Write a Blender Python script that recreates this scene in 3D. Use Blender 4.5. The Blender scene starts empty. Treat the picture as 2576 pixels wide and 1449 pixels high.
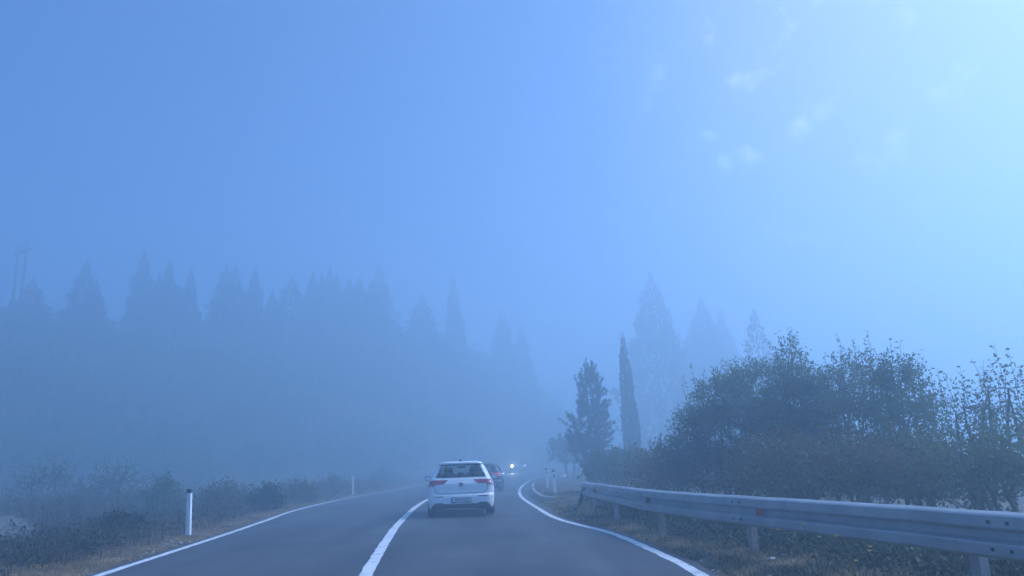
EXPOSURE = 0.40
SKY_STR, SKY_AIR, SKY_DUST, SKY_OZ = 0.072, 1.0, 1.0, 8.0
SUN_STR = 5.0
HAZE_DENS, HAZE_COL, HAZE_ANI = 0.0183, (0.675, 0.848, 1.0), 0.54
VOLB = 8
WB = 4300
SAZ, SEL = 80, 43
import bpy, bmesh, math, random
import numpy as np
from mathutils import Vector, Matrix
from mathutils.noise import noise as pnoise, fractal as pfract

SC = bpy.context.scene
COL = SC.collection
R = math.radians
PI = math.pi

# ------------------------------------------------------------------ camera
FPX, CXP, CYP = 1887.0, 1288.0, 724.5          # focal length and centre in units of a 2576 wide frame
CAM_H = 1.32
PITCH, ROLL = R(13.3), R(2.0)
_F = Vector((0, math.cos(PITCH), math.sin(PITCH)))
_U0 = Vector((0, -math.sin(PITCH), math.cos(PITCH)))
_R0 = Vector((1, 0, 0))
_RT = math.cos(ROLL) * _R0 - math.sin(ROLL) * _U0
_UP = math.sin(ROLL) * _R0 + math.cos(ROLL) * _U0

def ray(px, py):
    return _F + _RT * ((px - CXP) / FPX) + _UP * ((CYP - py) / FPX)

def at(px, py, Y):
    """world point seen at (px, py) whose distance ahead is Y"""
    d = ray(px, py)
    return Vector((0, 0, CAM_H)) + d * (Y / d.y)

def on_ground(px, py, z=0.0):
    d = ray(px, py)
    return Vector((0, 0, CAM_H)) + d * ((z - CAM_H) / d.z)

cam_data = bpy.data.cameras.new('camera')
cam_data.sensor_width = 36.0
cam_data.lens = FPX / 2576.0 * 36.0
cam_data.clip_start = 0.05
cam_data.clip_end = 2000.0
cam = bpy.data.objects.new('camera', cam_data)
COL.objects.link(cam)
M = Matrix.Identity(4)
for i in range(3):
    M[i][0] = _RT[i]; M[i][1] = _UP[i]; M[i][2] = -_F[i]
M[2][3] = CAM_H
cam.matrix_world = M
SC.camera = cam

# ------------------------------------------------------------------ render settings
SC.render.engine = 'CYCLES'
cy = SC.cycles
cy.use_denoising = True
cy.max_bounces = 8
cy.diffuse_bounces = 3
cy.glossy_bounces = 3
cy.transmission_bounces = 4
cy.transparent_max_bounces = 12
cy.volume_bounces = VOLB
cy.sample_clamp_indirect = 6.0
vs = SC.view_settings
SC.display_settings.display_device = 'sRGB'
vs.view_transform = 'Standard'
vs.look = 'None'
vs.gamma = 1.0
vs.exposure = EXPOSURE

# ------------------------------------------------------------------ sky and sun
SUN_AZ, SUN_EL = R(SAZ), R(SEL)                # azimuth clockwise from straight ahead
w = bpy.data.worlds.new('World')
SC.world = w
w.use_nodes = True
nt = w.node_tree
nt.nodes.clear()
out = nt.nodes.new('ShaderNodeOutputWorld')
bg = nt.nodes.new('ShaderNodeBackground')
sky = nt.nodes.new('ShaderNodeTexSky')
sky.sky_type = 'NISHITA'
sky.sun_disc = False
sky.sun_elevation = SUN_EL
sky.sun_rotation = SUN_AZ
sky.altitude = 2200
sky.air_density = SKY_AIR
sky.dust_density = SKY_DUST
sky.ozone_density = SKY_OZ
bg.inputs['Strength'].default_value = SKY_STR
# thin wisps of cloud high above the mist
tc = nt.nodes.new('ShaderNodeTexCoord')
mp = nt.nodes.new('ShaderNodeMapping')
mp.inputs['Scale'].default_value = (7.0, 7.0, 7.0)
mp.inputs['Rotation'].default_value = (0, 0, 0)
nz = nt.nodes.new('ShaderNodeTexNoise')
nz.inputs['Scale'].default_value = 2.4
nz.inputs['Detail'].default_value = 5
nz.inputs['Roughness'].default_value = 0.5
rp = nt.nodes.new('ShaderNodeValToRGB')
rp.color_ramp.elements[0].position = 0.56
rp.color_ramp.elements[0].color = (0, 0, 0, 1)
rp.color_ramp.elements[1].position = 0.68
rp.color_ramp.elements[1].color = (0.6, 0.6, 0.6, 1)
mx = nt.nodes.new('ShaderNodeMixRGB')
mx.inputs['Color2'].default_value = (20.0, 17.0, 15.0, 1)
L = nt.links
L.new(tc.outputs['Generated'], mp.inputs['Vector'])
L.new(mp.outputs['Vector'], nz.inputs['Vector'])
L.new(nz.outputs['Fac'], rp.inputs['Fac'])
dp = nt.nodes.new('ShaderNodeVectorMath'); dp.operation = 'DOT_PRODUCT'
dp.inputs[1].default_value = tuple(ray(2010, 250).normalized())
mr = nt.nodes.new('ShaderNodeMapRange'); mr.interpolation_type = 'SMOOTHSTEP'
mr.inputs['From Min'].default_value = 0.975; mr.inputs['From Max'].default_value = 0.996
mm = nt.nodes.new('ShaderNodeMath'); mm.operation = 'MULTIPLY'
L.new(tc.outputs['Generated'], dp.inputs[0]); L.new(dp.outputs['Value'], mr.inputs['Value'])
L.new(rp.outputs['Color'], mm.inputs[0]); L.new(mr.outputs['Result'], mm.inputs[1])
L.new(mm.outputs['Value'], mx.inputs['Fac'])
L.new(sky.outputs['Color'], mx.inputs['Color1'])
# warm glow painted into the sky colour, added to brighten the sun's side
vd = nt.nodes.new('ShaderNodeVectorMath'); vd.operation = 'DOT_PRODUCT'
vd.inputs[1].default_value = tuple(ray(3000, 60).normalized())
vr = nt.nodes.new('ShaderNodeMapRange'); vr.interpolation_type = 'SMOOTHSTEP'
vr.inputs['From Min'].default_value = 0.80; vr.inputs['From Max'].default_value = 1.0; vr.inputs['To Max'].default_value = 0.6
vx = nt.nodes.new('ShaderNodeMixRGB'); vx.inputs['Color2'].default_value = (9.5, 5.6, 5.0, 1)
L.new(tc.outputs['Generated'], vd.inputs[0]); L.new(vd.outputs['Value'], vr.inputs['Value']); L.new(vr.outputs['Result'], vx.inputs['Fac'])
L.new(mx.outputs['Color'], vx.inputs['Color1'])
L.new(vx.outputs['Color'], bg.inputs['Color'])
L.new(bg.outputs['Background'], out.inputs['Surface'])

sd = bpy.data.lights.new('sun', 'SUN')
sd.energy = SUN_STR
sd.angle = R(12)
sd.color = (1.0, 0.81, 0.63)
sun = bpy.data.objects.new('sun', sd)
COL.objects.link(sun)
sdir = Vector((math.sin(SUN_AZ) * math.cos(SUN_EL), math.cos(SUN_AZ) * math.cos(SUN_EL), math.sin(SUN_EL)))
sun.rotation_euler = sdir.to_track_quat('Z', 'Y').to_euler()
sun.location = (60, 40, 60)
vs.use_white_balance = True          # the photograph's cool, tungsten-like balance
vs.white_balance_temperature = WB

# ------------------------------------------------------------------ helpers
def mat(name, col, rough=0.6, metal=0.0, var=0.0, vscale=3.0, col2=None, bump=0.0, bscale=40.0, spec=0.5, coat=0.0, emit=None, estr=0.0, detail=4.0):
    m = bpy.data.materials.new(name)
    m.use_nodes = True
    nt = m.node_tree
    b = nt.nodes['Principled BSDF']
    b.inputs['Base Color'].default_value = (*col, 1)
    b.inputs['Roughness'].default_value = rough
    b.inputs['Metallic'].default_value = metal
    b.inputs['Specular IOR Level'].default_value = spec
    b.inputs['Coat Weight'].default_value = coat
    b.inputs['Coat Roughness'].default_value = 0.05
    if emit:
        b.inputs['Emission Color'].default_value = (*emit, 1)
        b.inputs['Emission Strength'].default_value = estr
    tc = nt.nodes.new('ShaderNodeTexCoord')
    if var or col2:
        n = nt.nodes.new('ShaderNodeTexNoise')
        n.inputs['Scale'].default_value = vscale
        n.inputs['Detail'].default_value = detail
        r = nt.nodes.new('ShaderNodeValToRGB')
        r.color_ramp.elements[0].position = 0.36
        r.color_ramp.elements[1].position = 0.66
        c2 = col2 or tuple(min(1, c * (1 + var)) for c in col)
        c1 = col if col2 else tuple(c * (1 - var) for c in col)
        r.color_ramp.elements[0].color = (*c1, 1)
        r.color_ramp.elements[1].color = (*c2, 1)
        nt.links.new(tc.outputs['Object'], n.inputs['Vector'])
        nt.links.new(n.outputs['Fac'], r.inputs['Fac'])
        nt.links.new(r.outputs['Color'], b.inputs['Base Color'])
    if bump:
        n2 = nt.nodes.new('ShaderNodeTexNoise')
        n2.inputs['Scale'].default_value = bscale
        n2.inputs['Detail'].default_value = 3
        bp = nt.nodes.new('ShaderNodeBump')
        bp.inputs['Strength'].default_value = bump
        bp.inputs['Distance'].default_value = 0.02
        nt.links.new(tc.outputs['Object'], n2.inputs['Vector'])
        nt.links.new(n2.outputs['Fac'], bp.inputs['Height'])
        nt.links.new(bp.outputs['Normal'], b.inputs['Normal'])
    return m

def leaf_mat(name, c1, c2, vscale=1.2, trans=0.25, rough=0.55):
    """foliage: two greens in clumps, some light passing through the leaves"""
    m = mat(name, c1, rough, col2=c2, vscale=vscale, spec=0.3)
    nt = m.node_tree
    b = nt.nodes['Principled BSDF']
    o = nt.nodes['Material Output']
    t = nt.nodes.new('ShaderNodeBsdfTranslucent')
    mixs = nt.nodes.new('ShaderNodeMixShader')
    mixs.inputs['Fac'].default_value = trans
    src = b.inputs['Base Color'].links[0].from_socket
    nt.links.new(src, t.inputs['Color'])
    nt.links.new(b.outputs['BSDF'], mixs.inputs[1])
    nt.links.new(t.outputs['BSDF'], mixs.inputs[2])
    nt.links.new(mixs.outputs['Shader'], o.inputs['Surface'])
    return m

def setp(o, label=None, cat=None, group=None, kind=None):
    if label: o['label'] = label
    if cat: o['category'] = cat
    if group: o['group'] = group
    if kind: o['kind'] = kind
    return o

def empty(name, loc, rz=0.0, label=None, cat=None, group=None):
    o = bpy.data.objects.new(name, None)
    o.empty_display_size = 0.3
    COL.objects.link(o)
    o.location = loc
    o.rotation_euler = (0, 0, rz)
    return setp(o, label, cat, group)

def link_mesh(name, me, m, parent=None, smooth=False):
    o = bpy.data.objects.new(name, me)
    COL.objects.link(o)
    if m is not None:
        for x in (m if isinstance(m, (list, tuple)) else [m]):
            me.materials.append(x)
    if smooth:
        me.polygons.foreach_set('use_smooth', [True] * len(me.polygons))
    if parent is not None:
        o.parent = parent
    return o

def pyd(name, verts, faces, m, parent=None, smooth=False):
    me = bpy.data.meshes.new(name)
    me.from_pydata([tuple(v) for v in verts], [], [tuple(f) for f in faces])
    me.update()
    return link_mesh(name, me, m, parent, smooth)

def from_bm(name, bm, m, parent=None, smooth=False, normals=True):
    if normals:
        bmesh.ops.recalc_face_normals(bm, faces=bm.faces)
    me = bpy.data.meshes.new(name)
    bm.to_mesh(me)
    bm.free()
    return link_mesh(name, me, m, parent, smooth)

def quads(name, V, m, parent=None, k=4):
    """V: array (n, k, 3) of separate k-gons"""
    V = np.asarray(V, dtype=np.float32)
    n = len(V)
    me = bpy.data.meshes.new(name)
    me.vertices.add(n * k); me.loops.add(n * k); me.polygons.add(n)
    me.vertices.foreach_set('co', V.reshape(-1))
    me.loops.foreach_set('vertex_index', np.arange(n * k, dtype=np.int32))
    me.polygons.foreach_set('loop_start', np.arange(0, n * k, k, dtype=np.int32))
    me.polygons.foreach_set('loop_total', np.full(n, k, dtype=np.int32))
    me.update(calc_edges=True)
    me.validate()
    return link_mesh(name, me, m, parent)

def add_box(bm, c, s, rot=None, taper=1.0):
    r = bmesh.ops.create_cube(bm, size=1)
    for v in r['verts']:
        p = Vector((v.co.x * s[0], v.co.y * s[1], v.co.z * s[2]))
        if v.co.z > 0:
            p.x *= taper; p.y *= taper
        if rot is not None:
            p = rot @ p
        v.co = p + Vector(c)
    return r['verts']

def add_tube(bm, pts, rad, seg=6, caps=True):
    """swept tube along pts with radius per point"""
    pts = [Vector(p) for p in pts]
    if not hasattr(rad, '__len__'):
        rad = [rad] * len(pts)
    rings = []
    for i, p in enumerate(pts):
        t = (pts[min(i + 1, len(pts) - 1)] - pts[max(i - 1, 0)])
        if t.length < 1e-9: t = Vector((0, 0, 1))
        t.normalize()
        a = t.cross(Vector((0, 0, 1)) if abs(t.z) < 0.9 else Vector((1, 0, 0))).normalized()
        b = t.cross(a)
        rings.append([bm.verts.new(p + (a * math.cos(2 * PI * k / seg) + b * math.sin(2 * PI * k / seg)) * rad[i]) for k in range(seg)])
    for i in range(len(rings) - 1):
        for k in range(seg):
            bm.faces.new((rings[i][k], rings[i][(k + 1) % seg], rings[i + 1][(k + 1) % seg], rings[i + 1][k]))
    if caps:
        bm.faces.new(rings[0][::-1]); bm.faces.new(rings[-1])

def catmull(P, n=24):
    """smooth curve through the 2-D/3-D points P"""
    P = [Vector(p) for p in P]
    P = [P[0] * 2 - P[1]] + P + [P[-1] * 2 - P[-2]]
    out = []
    for i in range(1, len(P) - 2):
        for k in range(n):
            t = k / n
            a, b, c, d = P[i - 1], P[i], P[i + 1], P[i + 2]
            out.append(0.5 * ((2 * b) + (c - a) * t + (2 * a - 5 * b + 4 * c - d) * t * t + (3 * b - a - 3 * c + d) * t ** 3))
    out.append(P[-2].copy())
    return out

def sstep(a, b, x):
    t = min(1.0, max(0.0, (x - a) / (b - a)))
    return t * t * (3 - 2 * t)

def interp(x, xs, ys):
    return float(np.interp(x, xs, ys))

def copy_tree(o, parent=None):
    c = o.copy()
    COL.objects.link(c)
    c.parent = parent
    for ch in list(o.children):
        d = copy_tree(ch, c)
        d.matrix_parent_inverse = ch.matrix_parent_inverse.copy()
    return c

# ------------------------------------------------------------------ the road's course
def zroad(y):
    return 0.55 * sstep(55, 95, y)

LEFT = catmull([(-3.4, -14), (-4.6, 0), (-5.3, 5), (-5.99, 11.2), (-6.75, 17.8), (-7.32, 22.2), (-8.19, 28.8), (-8.62, 37.8), (-8.42, 47.5),
                (-8.0, 62), (-6.3, 75), (-2.4, 88), (4.0, 100.5), (13, 111), (25, 120), (45, 130)])
MID = catmull([(0.6, -14), (-0.92, 0), (-1.42, 5), (-2.01, 10.2), (-2.51, 14.5), (-3.0, 19.2), (-3.64, 27), (-3.95, 33), (-4.2, 41), (-4.15, 50),
               (-3.6, 62), (-2.0, 74), (1.65, 86), (8, 97.5), (16.5, 107), (28, 116), (47, 126)])
RIGHT = catmull([(1.75, -14), (2.02, 0), (2.1, 5), (2.09, 9.2), (2.03, 11.2), (1.72, 15), (0.93, 19.3), (0.53, 24.8), (0.17, 31.1), (0.02, 37),
                 (0.07, 45), (0.45, 56), (1.2, 66), (2.9, 75), (6.0, 84.5), (12, 94.5), (20, 103.5), (31, 112), (49, 122)])
def side_dir(c, i):
    t = (c[min(i + 1, len(c) - 1)] - c[max(i - 1, 0)]).normalized()
    return Vector((t.y, -t.x))               # to the right of travel

def ribbon(name, curve, o1, o2, z, m, wob=0.0, clip=None):
    vs_, fs = [], []
    for i, p in enumerate(curve):
        s = side_dir(curve, i)
        a, b = p + s * o1, p + s * o2
        if wob:
            a = a + s * wob * pnoise((p.x * 3, p.y * 3, 1.0)); b = b + s * wob * pnoise((p.x * 3, p.y * 3, 7.0))
        vs_ += [(a.x, a.y, zroad(a.y) + z), (b.x, b.y, zroad(b.y) + z)]
    for i in range(len(curve) - 1):
        fs.append((2 * i, 2 * i + 1, 2 * i + 3, 2 * i + 2))
    return pyd(name, vs_, fs, m)

def xcurve(curve, y):
    return interp(y, [p.y for p in curve], [p.x for p in curve])
LY = np.array([p.y for p in LEFT]); LX = np.array([p.x for p in LEFT])
RY = np.array([p.y for p in RIGHT]); RX = np.array([p.x for p in RIGHT])
SEGL = np.array([(p.x, p.y) for p in LEFT]); 

KERB = catmull([(0.95, 52), (0.78, 46.3), (0.72, 40.5), (0.74, 35.3), (0.83, 32.2), (1.02, 30.0), (1.5, 28.65), (2.3, 28.3), (3.4, 28.5)])

# asphalt: one sheet between the edges of the paving
m_asphalt = mat('asphalt', (0.060, 0.061, 0.064), 0.62, spec=0.5, col2=(0.090, 0.090, 0.093), vscale=0.55, bump=0.25, bscale=90, detail=9.0)
nt = m_asphalt.node_tree
b_ = nt.nodes['Principled BSDF']
# darker sheen worn into the wheel tracks, fine aggregate speckle
tc_ = nt.nodes.new('ShaderNodeTexCoord')
sp = nt.nodes.new('ShaderNodeTexNoise'); sp.inputs['Scale'].default_value = 55; sp.inputs['Detail'].default_value = 2
mul = nt.nodes.new('ShaderNodeMixRGB'); mul.blend_type = 'MULTIPLY'; mul.inputs['Fac'].default_value = 0.55
rr = nt.nodes.new('ShaderNodeValToRGB'); rr.color_ramp.elements[0].position = .3; rr.color_ramp.elements[1].position = .7
rr.color_ramp.elements[0].color = (.55, .55, .55, 1)
nt.links.new(tc_.outputs['Object'], sp.inputs['Vector']); nt.links.new(sp.outputs['Fac'], rr.inputs['Fac'])
src = b_.inputs['Base Color'].links[0].from_socket
mpr = nt.nodes.new('ShaderNodeMapping'); mpr.inputs['Scale'].default_value = (1.1, 0.07, 1.0)
trk = nt.nodes.new('ShaderNodeTexNoise'); trk.inputs['Scale'].default_value = 1.0; trk.inputs['Detail'].default_value = 4
tr2 = nt.nodes.new('ShaderNodeValToRGB'); tr2.color_ramp.elements[0].position = .38; tr2.color_ramp.elements[1].position = .62
tr2.color_ramp.elements[0].color = (.72, .72, .72, 1); tr2.color_ramp.elements[1].color = (1.15, 1.15, 1.15, 1)
mu2 = nt.nodes.new('ShaderNodeMixRGB'); mu2.blend_type = 'MULTIPLY'; mu2.inputs['Fac'].default_value = 1.0
nt.links.new(tc_.outputs['Object'], mpr.inputs['Vector']); nt.links.new(mpr.outputs['Vector'], trk.inputs['Vector'])
nt.links.new(trk.outputs['Fac'], tr2.inputs['Fac']); nt.links.new(src, mu2.inputs['Color1']); nt.links.new(tr2.outputs['Color'], mu2.inputs['Color2'])
src = mu2.outputs['Color']
nt.links.new(src, mul.inputs['Color1']); nt.links.new(rr.outputs['Color'], mul.inputs['Color2']); nt.links.new(mul.outputs['Color'], b_.inputs['Base Color'])

m_paint = mat('road_paint', (0.46, 0.46, 0.455), 0.6, col2=(0.74, 0.74, 0.73), vscale=5, bump=0.15, bscale=70, detail=10)
m_paint.node_tree.nodes['Color Ramp'].color_ramp.elements[0].position = 0.34
m_paint.node_tree.nodes['Color Ramp'].color_ramp.elements[1].position = 0.50
m_concrete = mat('concrete', (0.30, 0.29, 0.27), 0.85, col2=(0.42, 0.41, 0.38), vscale=4, bump=0.3)

NX = 26
ys = np.concatenate([np.arange(-14, 60, 0.5), np.arange(60, 122.5, 0.8)])
vs_, fs = [], []
for iy, y in enumerate(ys):
    xl = np.interp(y, LY, LX) - 0.22 + 0.05 * pnoise((0, y * 1.3, 3)) + 0.03 * pnoise((0, y * 5, 3))
    xr = np.interp(y, RY, RX) + 0.20 + 0.06 * pnoise((5, y * 1.3, 3)) + 0.03 * pnoise((5, y * 5, 3))
    k = sstep(17, 29, y) * (1 - sstep(48, 56, y))
    if k > 0:
        xr += k * max(0, (0.95 if y > 29 else 1.0 + 0.9 * sstep(22, 28, y)) - xr + 0.02)
    for j in range(NX + 1):
        t = j / NX
        x = xl + (xr - xl) * t
        vs_.append((x, y, zroad(y)))
for iy in range(len(ys) - 1):
    for j in range(NX):
        a = iy * (NX + 1) + j
        fs.append((a, a + 1, a + NX + 2, a + NX + 1))
setp(pyd('road', vs_, fs, m_asphalt), 'dark grey asphalt road curving away into the fog', kind='structure')
setp(ribbon('road_line', LEFT, -0.075, 0.075, 0.004, m_paint, 0.018), 'white edge line along the left side of the road', kind='structure')
setp(ribbon('road_line', MID, -0.088, 0.088, 0.004, m_paint, 0.03), 'broad white centre line of the road', kind='structure')
setp(ribbon('road_line', RIGHT, -0.075, 0.075, 0.004, m_paint, 0.018), 'white edge line along the right side of the road', kind='structure')

# kerb: a real step of concrete round the grass on the right
bm = bmesh.new()
prof = [(-0.06, -0.05), (-0.06, 0.10), (-0.03, 0.125), (0.08, 0.125), (0.08, -0.05)]
prev = None
for i, p in enumerate(KERB):
    s = -side_dir(KERB, i)
    ring = [bm.verts.new((p.x + s.x * u, p.y + s.y * u, h + 0.012 * pnoise((p.x * 2, p.y * 2, 0)))) for u, h in prof]
    if prev:
        for k in range(len(prof) - 1):
            bm.faces.new((prev[k], prev[k + 1], ring[k + 1], ring[k]))
    else:
        bm.faces.new(ring)
    prev = ring
bm.faces.new(prev)
setp(from_bm('kerb', bm, m_concrete), 'low pale concrete kerb curving round the grass verge', kind='structure')

# ------------------------------------------------------------------ terrain
# hill on the left: for each bearing from the bend, the distance and height of its crest
RIDGE = [  # px, distance ahead of crest, py of the top of the low growth on it
    (-500, 86, 720), (0, 88, 752), (250, 90, 790), (500, 95, 805), (750, 103, 800), (1000, 112, 815), (1130, 122, 845),
    (1200, 130, 870), (1300, 142, 930), (1400, 155, 1010), (1500, 170, 1095), (1600, 188, 1150)]
_rb, _rd, _rz = [], [], []
for px, Y, py in RIDGE:
    p = at(px, py, Y)
    _rb.append(math.atan2(p.x, p.y)); _rd.append(math.hypot(p.x, p.y)); _rz.append(max(0.5, p.z - 5.5))
ROADB = SEGL[(SEGL[:, 1] > 4)]
_tb = np.arctan2(ROADB[:, 0], ROADB[:, 1]); _td = np.hypot(ROADB[:, 0], ROADB[:, 1])

def toe(th):
    """distance at which the slope starts along a bearing"""
    if th < -0.38:
        return interp(th, [-1.5, -0.9, -0.56, -0.45, -0.38], [34, 52, 68, 72, 74])
    return interp(th, [-0.38, -0.3, -0.2, -0.12, -0.05, 0.02, 0.1, 0.2], [74, 76, 82, 92, 102, 114, 130, 150])

def terrain(x, y):
    xl = float(np.interp(y, LY, LX)); xr = float(np.interp(y, RY, RX))
    zr = zroad(y)
    d = max(xl - 0.1 - x, x - xr - 0.1)                      # metres off the paving
    k = sstep(0.0, 0.5, d)
    nse = pfract(Vector((x * 0.9, y * 0.9, 0.3)), 1.0, 2.0, 3)
    z = zr - 0.05 + k * (0.055 + 0.05 * nse)
    if x < xl:
        u = xl - x
        z += 0.10 * sstep(0.8, 2.5, u) - 0.25 * sstep(3.0, 6.0, u) * (1 - sstep(7, 9, u))
    else:
        u = x - xr
        if y < 28: z += 0.06 * sstep(0.6, 2.0, u) - 0.35 * sstep(2.6, 5.0, u) 
        elif u > 0.8: z += 0.12 * sstep(0.8, 1.1, u)
    if y > 2:
        th = math.atan2(x, y); r = math.hypot(x, y)
        if th < 0.2 and x < xl:
            r0 = toe(th); r1 = interp(th, _rb, _rd); z1 = interp(th, _rb, _rz)
            t = (r - r0) / max(10, (r1 - r0))
            if t > 0:
                rise = (0.35 * t + 0.65 * sstep(0, 1, t)) if t < 1 else 1.0 - 0.12 * min(1, (t - 1))
                z += z1 * rise + min(1, t * 3) * 1.1 * pfract(Vector((x * 0.12, y * 0.12, 2.0)), 1.0, 2.0, 4)
    return z

def axis(lo, hi, c, s, n):
    t0, t1 = math.asinh((lo - c) / s), math.asinh((hi - c) / s)
    return [c + s * math.sinh(t0 + (t1 - t0) * i / n) for i in range(n + 1)]
gx = axis(-230, 230, 0.0, 9.0, 300); gy = axis(-60, 250, 10, 12, 300)
vs_ = [(x, y, terrain(x, y)) for y in gy for x in gx]
n1 = len(gx)
fs = [(j * n1 + i, j * n1 + i + 1, (j + 1) * n1 + i + 1, (j + 1) * n1 + i) for j in range(len(gy) - 1) for i in range(n1 - 1)]
m_soil = mat('soil_and_dry_grass', (0.045, 0.040, 0.024), 0.95, col2=(0.17, 0.135, 0.08), vscale=1.9, bump=0.9, bscale=18, spec=0.15, detail=10)
setp(pyd('ground', vs_, fs, m_soil, smooth=True), 'ground of earth and dry grass beside the road', kind='structure')

# gravel track off to the left
tr = catmull([(-11.5, 17.5), (-14.2, 22), (-17.5, 26.2), (-22, 29.5), (-30, 33)])
m_gravel = mat('pale_gravel', (0.07, 0.066, 0.055), 0.9, col2=(0.17, 0.16, 0.14), vscale=6, bump=0.8, bscale=30)
vs_, fs = [], []
for i, p in enumerate(tr):
    s = side_dir(tr, i)
    for k in range(9):
        q = p + s * (-0.8 + 1.6 * k / 8 + 0.35 * pnoise((p.x, p.y, k)))
        vs_.append((q.x, q.y, terrain(q.x, q.y) + 0.05))
for i in range(len(tr) - 1):
    for k in range(8):
        a = i * 9 + k
        fs.append((a, a + 1, a + 10, a + 9))
setp(pyd('path', vs_, fs, m_gravel, smooth=True), 'pale gravel track beyond the left verge', kind='structure')

# ------------------------------------------------------------------ fog
hm = bpy.data.materials.new('haze')
hm.use_nodes = True
hm.node_tree.nodes.clear()
ho = hm.node_tree.nodes.new('ShaderNodeOutputMaterial')
hv = hm.node_tree.nodes.new('ShaderNodeVolumePrincipled')
hv.inputs['Color'].default_value = (*HAZE_COL, 1)
hv.inputs['Density'].default_value = HAZE_DENS
hv.inputs['Anisotropy'].default_value = HAZE_ANI
hm.node_tree.links.new(hv.outputs[0], ho.inputs['Volume'])
bm = bmesh.new()
HAZE_TOP = 36.0
add_box(bm, (0, 95, HAZE_TOP / 2 - 2), (480, 330, HAZE_TOP + 4))
setp(from_bm('haze', bm, hm), 'blue morning fog filling the valley', kind='stuff')

# ------------------------------------------------------------------ cars
m_white = mat('white_car_paint', (0.88, 0.88, 0.87), 0.30, coat=1.0, var=0.03, vscale=1.5)
m_black_car = mat('dark_car_paint', (0.020, 0.021, 0.024), 0.35, coat=0.9, var=0.1, vscale=1.5)
m_grey_car = mat('grey_car_paint', (0.10, 0.105, 0.11), 0.35, coat=0.8, var=0.1, vscale=1.5)
m_trim = mat('black_plastic', (0.014, 0.014, 0.015), 0.55, var=0.2, vscale=8)
m_dark = mat('dark_cabin_fabric', (0.02, 0.02, 0.022), 0.9, var=0.3, vscale=20)
m_tyre = mat('tyre_rubber', (0.018, 0.018, 0.018), 0.85, bump=0.3, bscale=60)
m_rim = mat('alloy', (0.45, 0.45, 0.46), 0.3, metal=1.0, var=0.1)
m_chrome = mat('chrome', (0.75, 0.75, 0.76), 0.12, metal=1.0, var=0.02)
m_mirror = mat('mirror_glass', (0.8, 0.8, 0.82), 0.04, metal=1.0, var=0.01)
m_tail = mat('red_tail_lamp', (0.30, 0.020, 0.035), 0.18, coat=1.0, col2=(0.16, 0.012, 0.02), vscale=9)
m_tail_clear = mat('clear_lamp_lens', (0.42, 0.38, 0.40), 0.15, coat=1.0, var=0.1)
m_tail_lit = mat('lit_tail_lamp', (0.4, 0.02, 0.03), 0.2, emit=(1.0, 0.10, 0.13), estr=.35)
m_head = mat('headlamp_lens', (0.5, 0.5, 0.52), 0.1, coat=1.0, var=0.1)
m_head_lit = mat('lit_headlamp', (1, 1, 1), 0.2, emit=(1.0, 0.74, 0.36), estr=420.0)
m_head_dim = mat('daytime_lamp', (1, 1, 1), 0.2, emit=(1.0, 0.90, 0.68), estr=9.0)
m_blink = mat('side_repeater', (1, 1, 1), 0.2, emit=(0.9, 0.95, 1.0), estr=3.0)
m_plate = mat('plate_white', (0.72, 0.73, 0.72), 0.4, var=0.04)
m_plate_blue = mat('plate_blue', (0.03, 0.12, 0.5), 0.4, var=0.05)
m_ink = mat('plate_ink', (0.012, 0.012, 0.014), 0.5, var=0.1)
m_gap = mat('panel_gap', (0.02, 0.02, 0.022), 0.8, var=0.1)

m_glass = bpy.data.materials.new('tinted_glass')
m_glass.use_nodes = True
g_nt = m_glass.node_tree
g_nt.nodes.clear()
g_o = g_nt.nodes.new('ShaderNodeOutputMaterial')
g_t = g_nt.nodes.new('ShaderNodeBsdfTransparent'); g_t.inputs['Color'].default_value = (0.55, 0.58, 0.60, 1)
g_g = g_nt.nodes.new('ShaderNodeBsdfGlossy'); g_g.inputs['Roughness'].default_value = 0.03
g_lw = g_nt.nodes.new('ShaderNodeLayerWeight'); g_lw.inputs['Blend'].default_value = 0.5
g_pw = g_nt.nodes.new('ShaderNodeMath'); g_pw.operation = 'POWER'; g_pw.inputs[1].default_value = 4.0
g_f = g_nt.nodes.new('ShaderNodeMath'); g_f.operation = 'MULTIPLY_ADD'; g_f.inputs[1].default_value = 0.8; g_f.inputs[2].default_value = 0.04
g_nt.links.new(g_lw.outputs['Facing'], g_pw.inputs[0]); g_nt.links.new(g_pw.outputs[0], g_f.inputs[0])
g_m = g_nt.nodes.new('ShaderNodeMixShader')
g_nt.links.new(g_f.outputs[0], g_m.inputs['Fac']); g_nt.links.new(g_t.outputs[0], g_m.inputs[1])
g_nt.links.new(g_g.outputs[0], g_m.inputs[2]); g_nt.links.new(g_m.outputs[0], g_o.inputs['Surface'])

m_glass_clear = m_glass.copy(); m_glass_clear.name = 'clear_glass'
m_glass_clear.node_tree.nodes['Transparent BSDF'].inputs['Color'].default_value = (0.85, 0.87, 0.87, 1)

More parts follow.
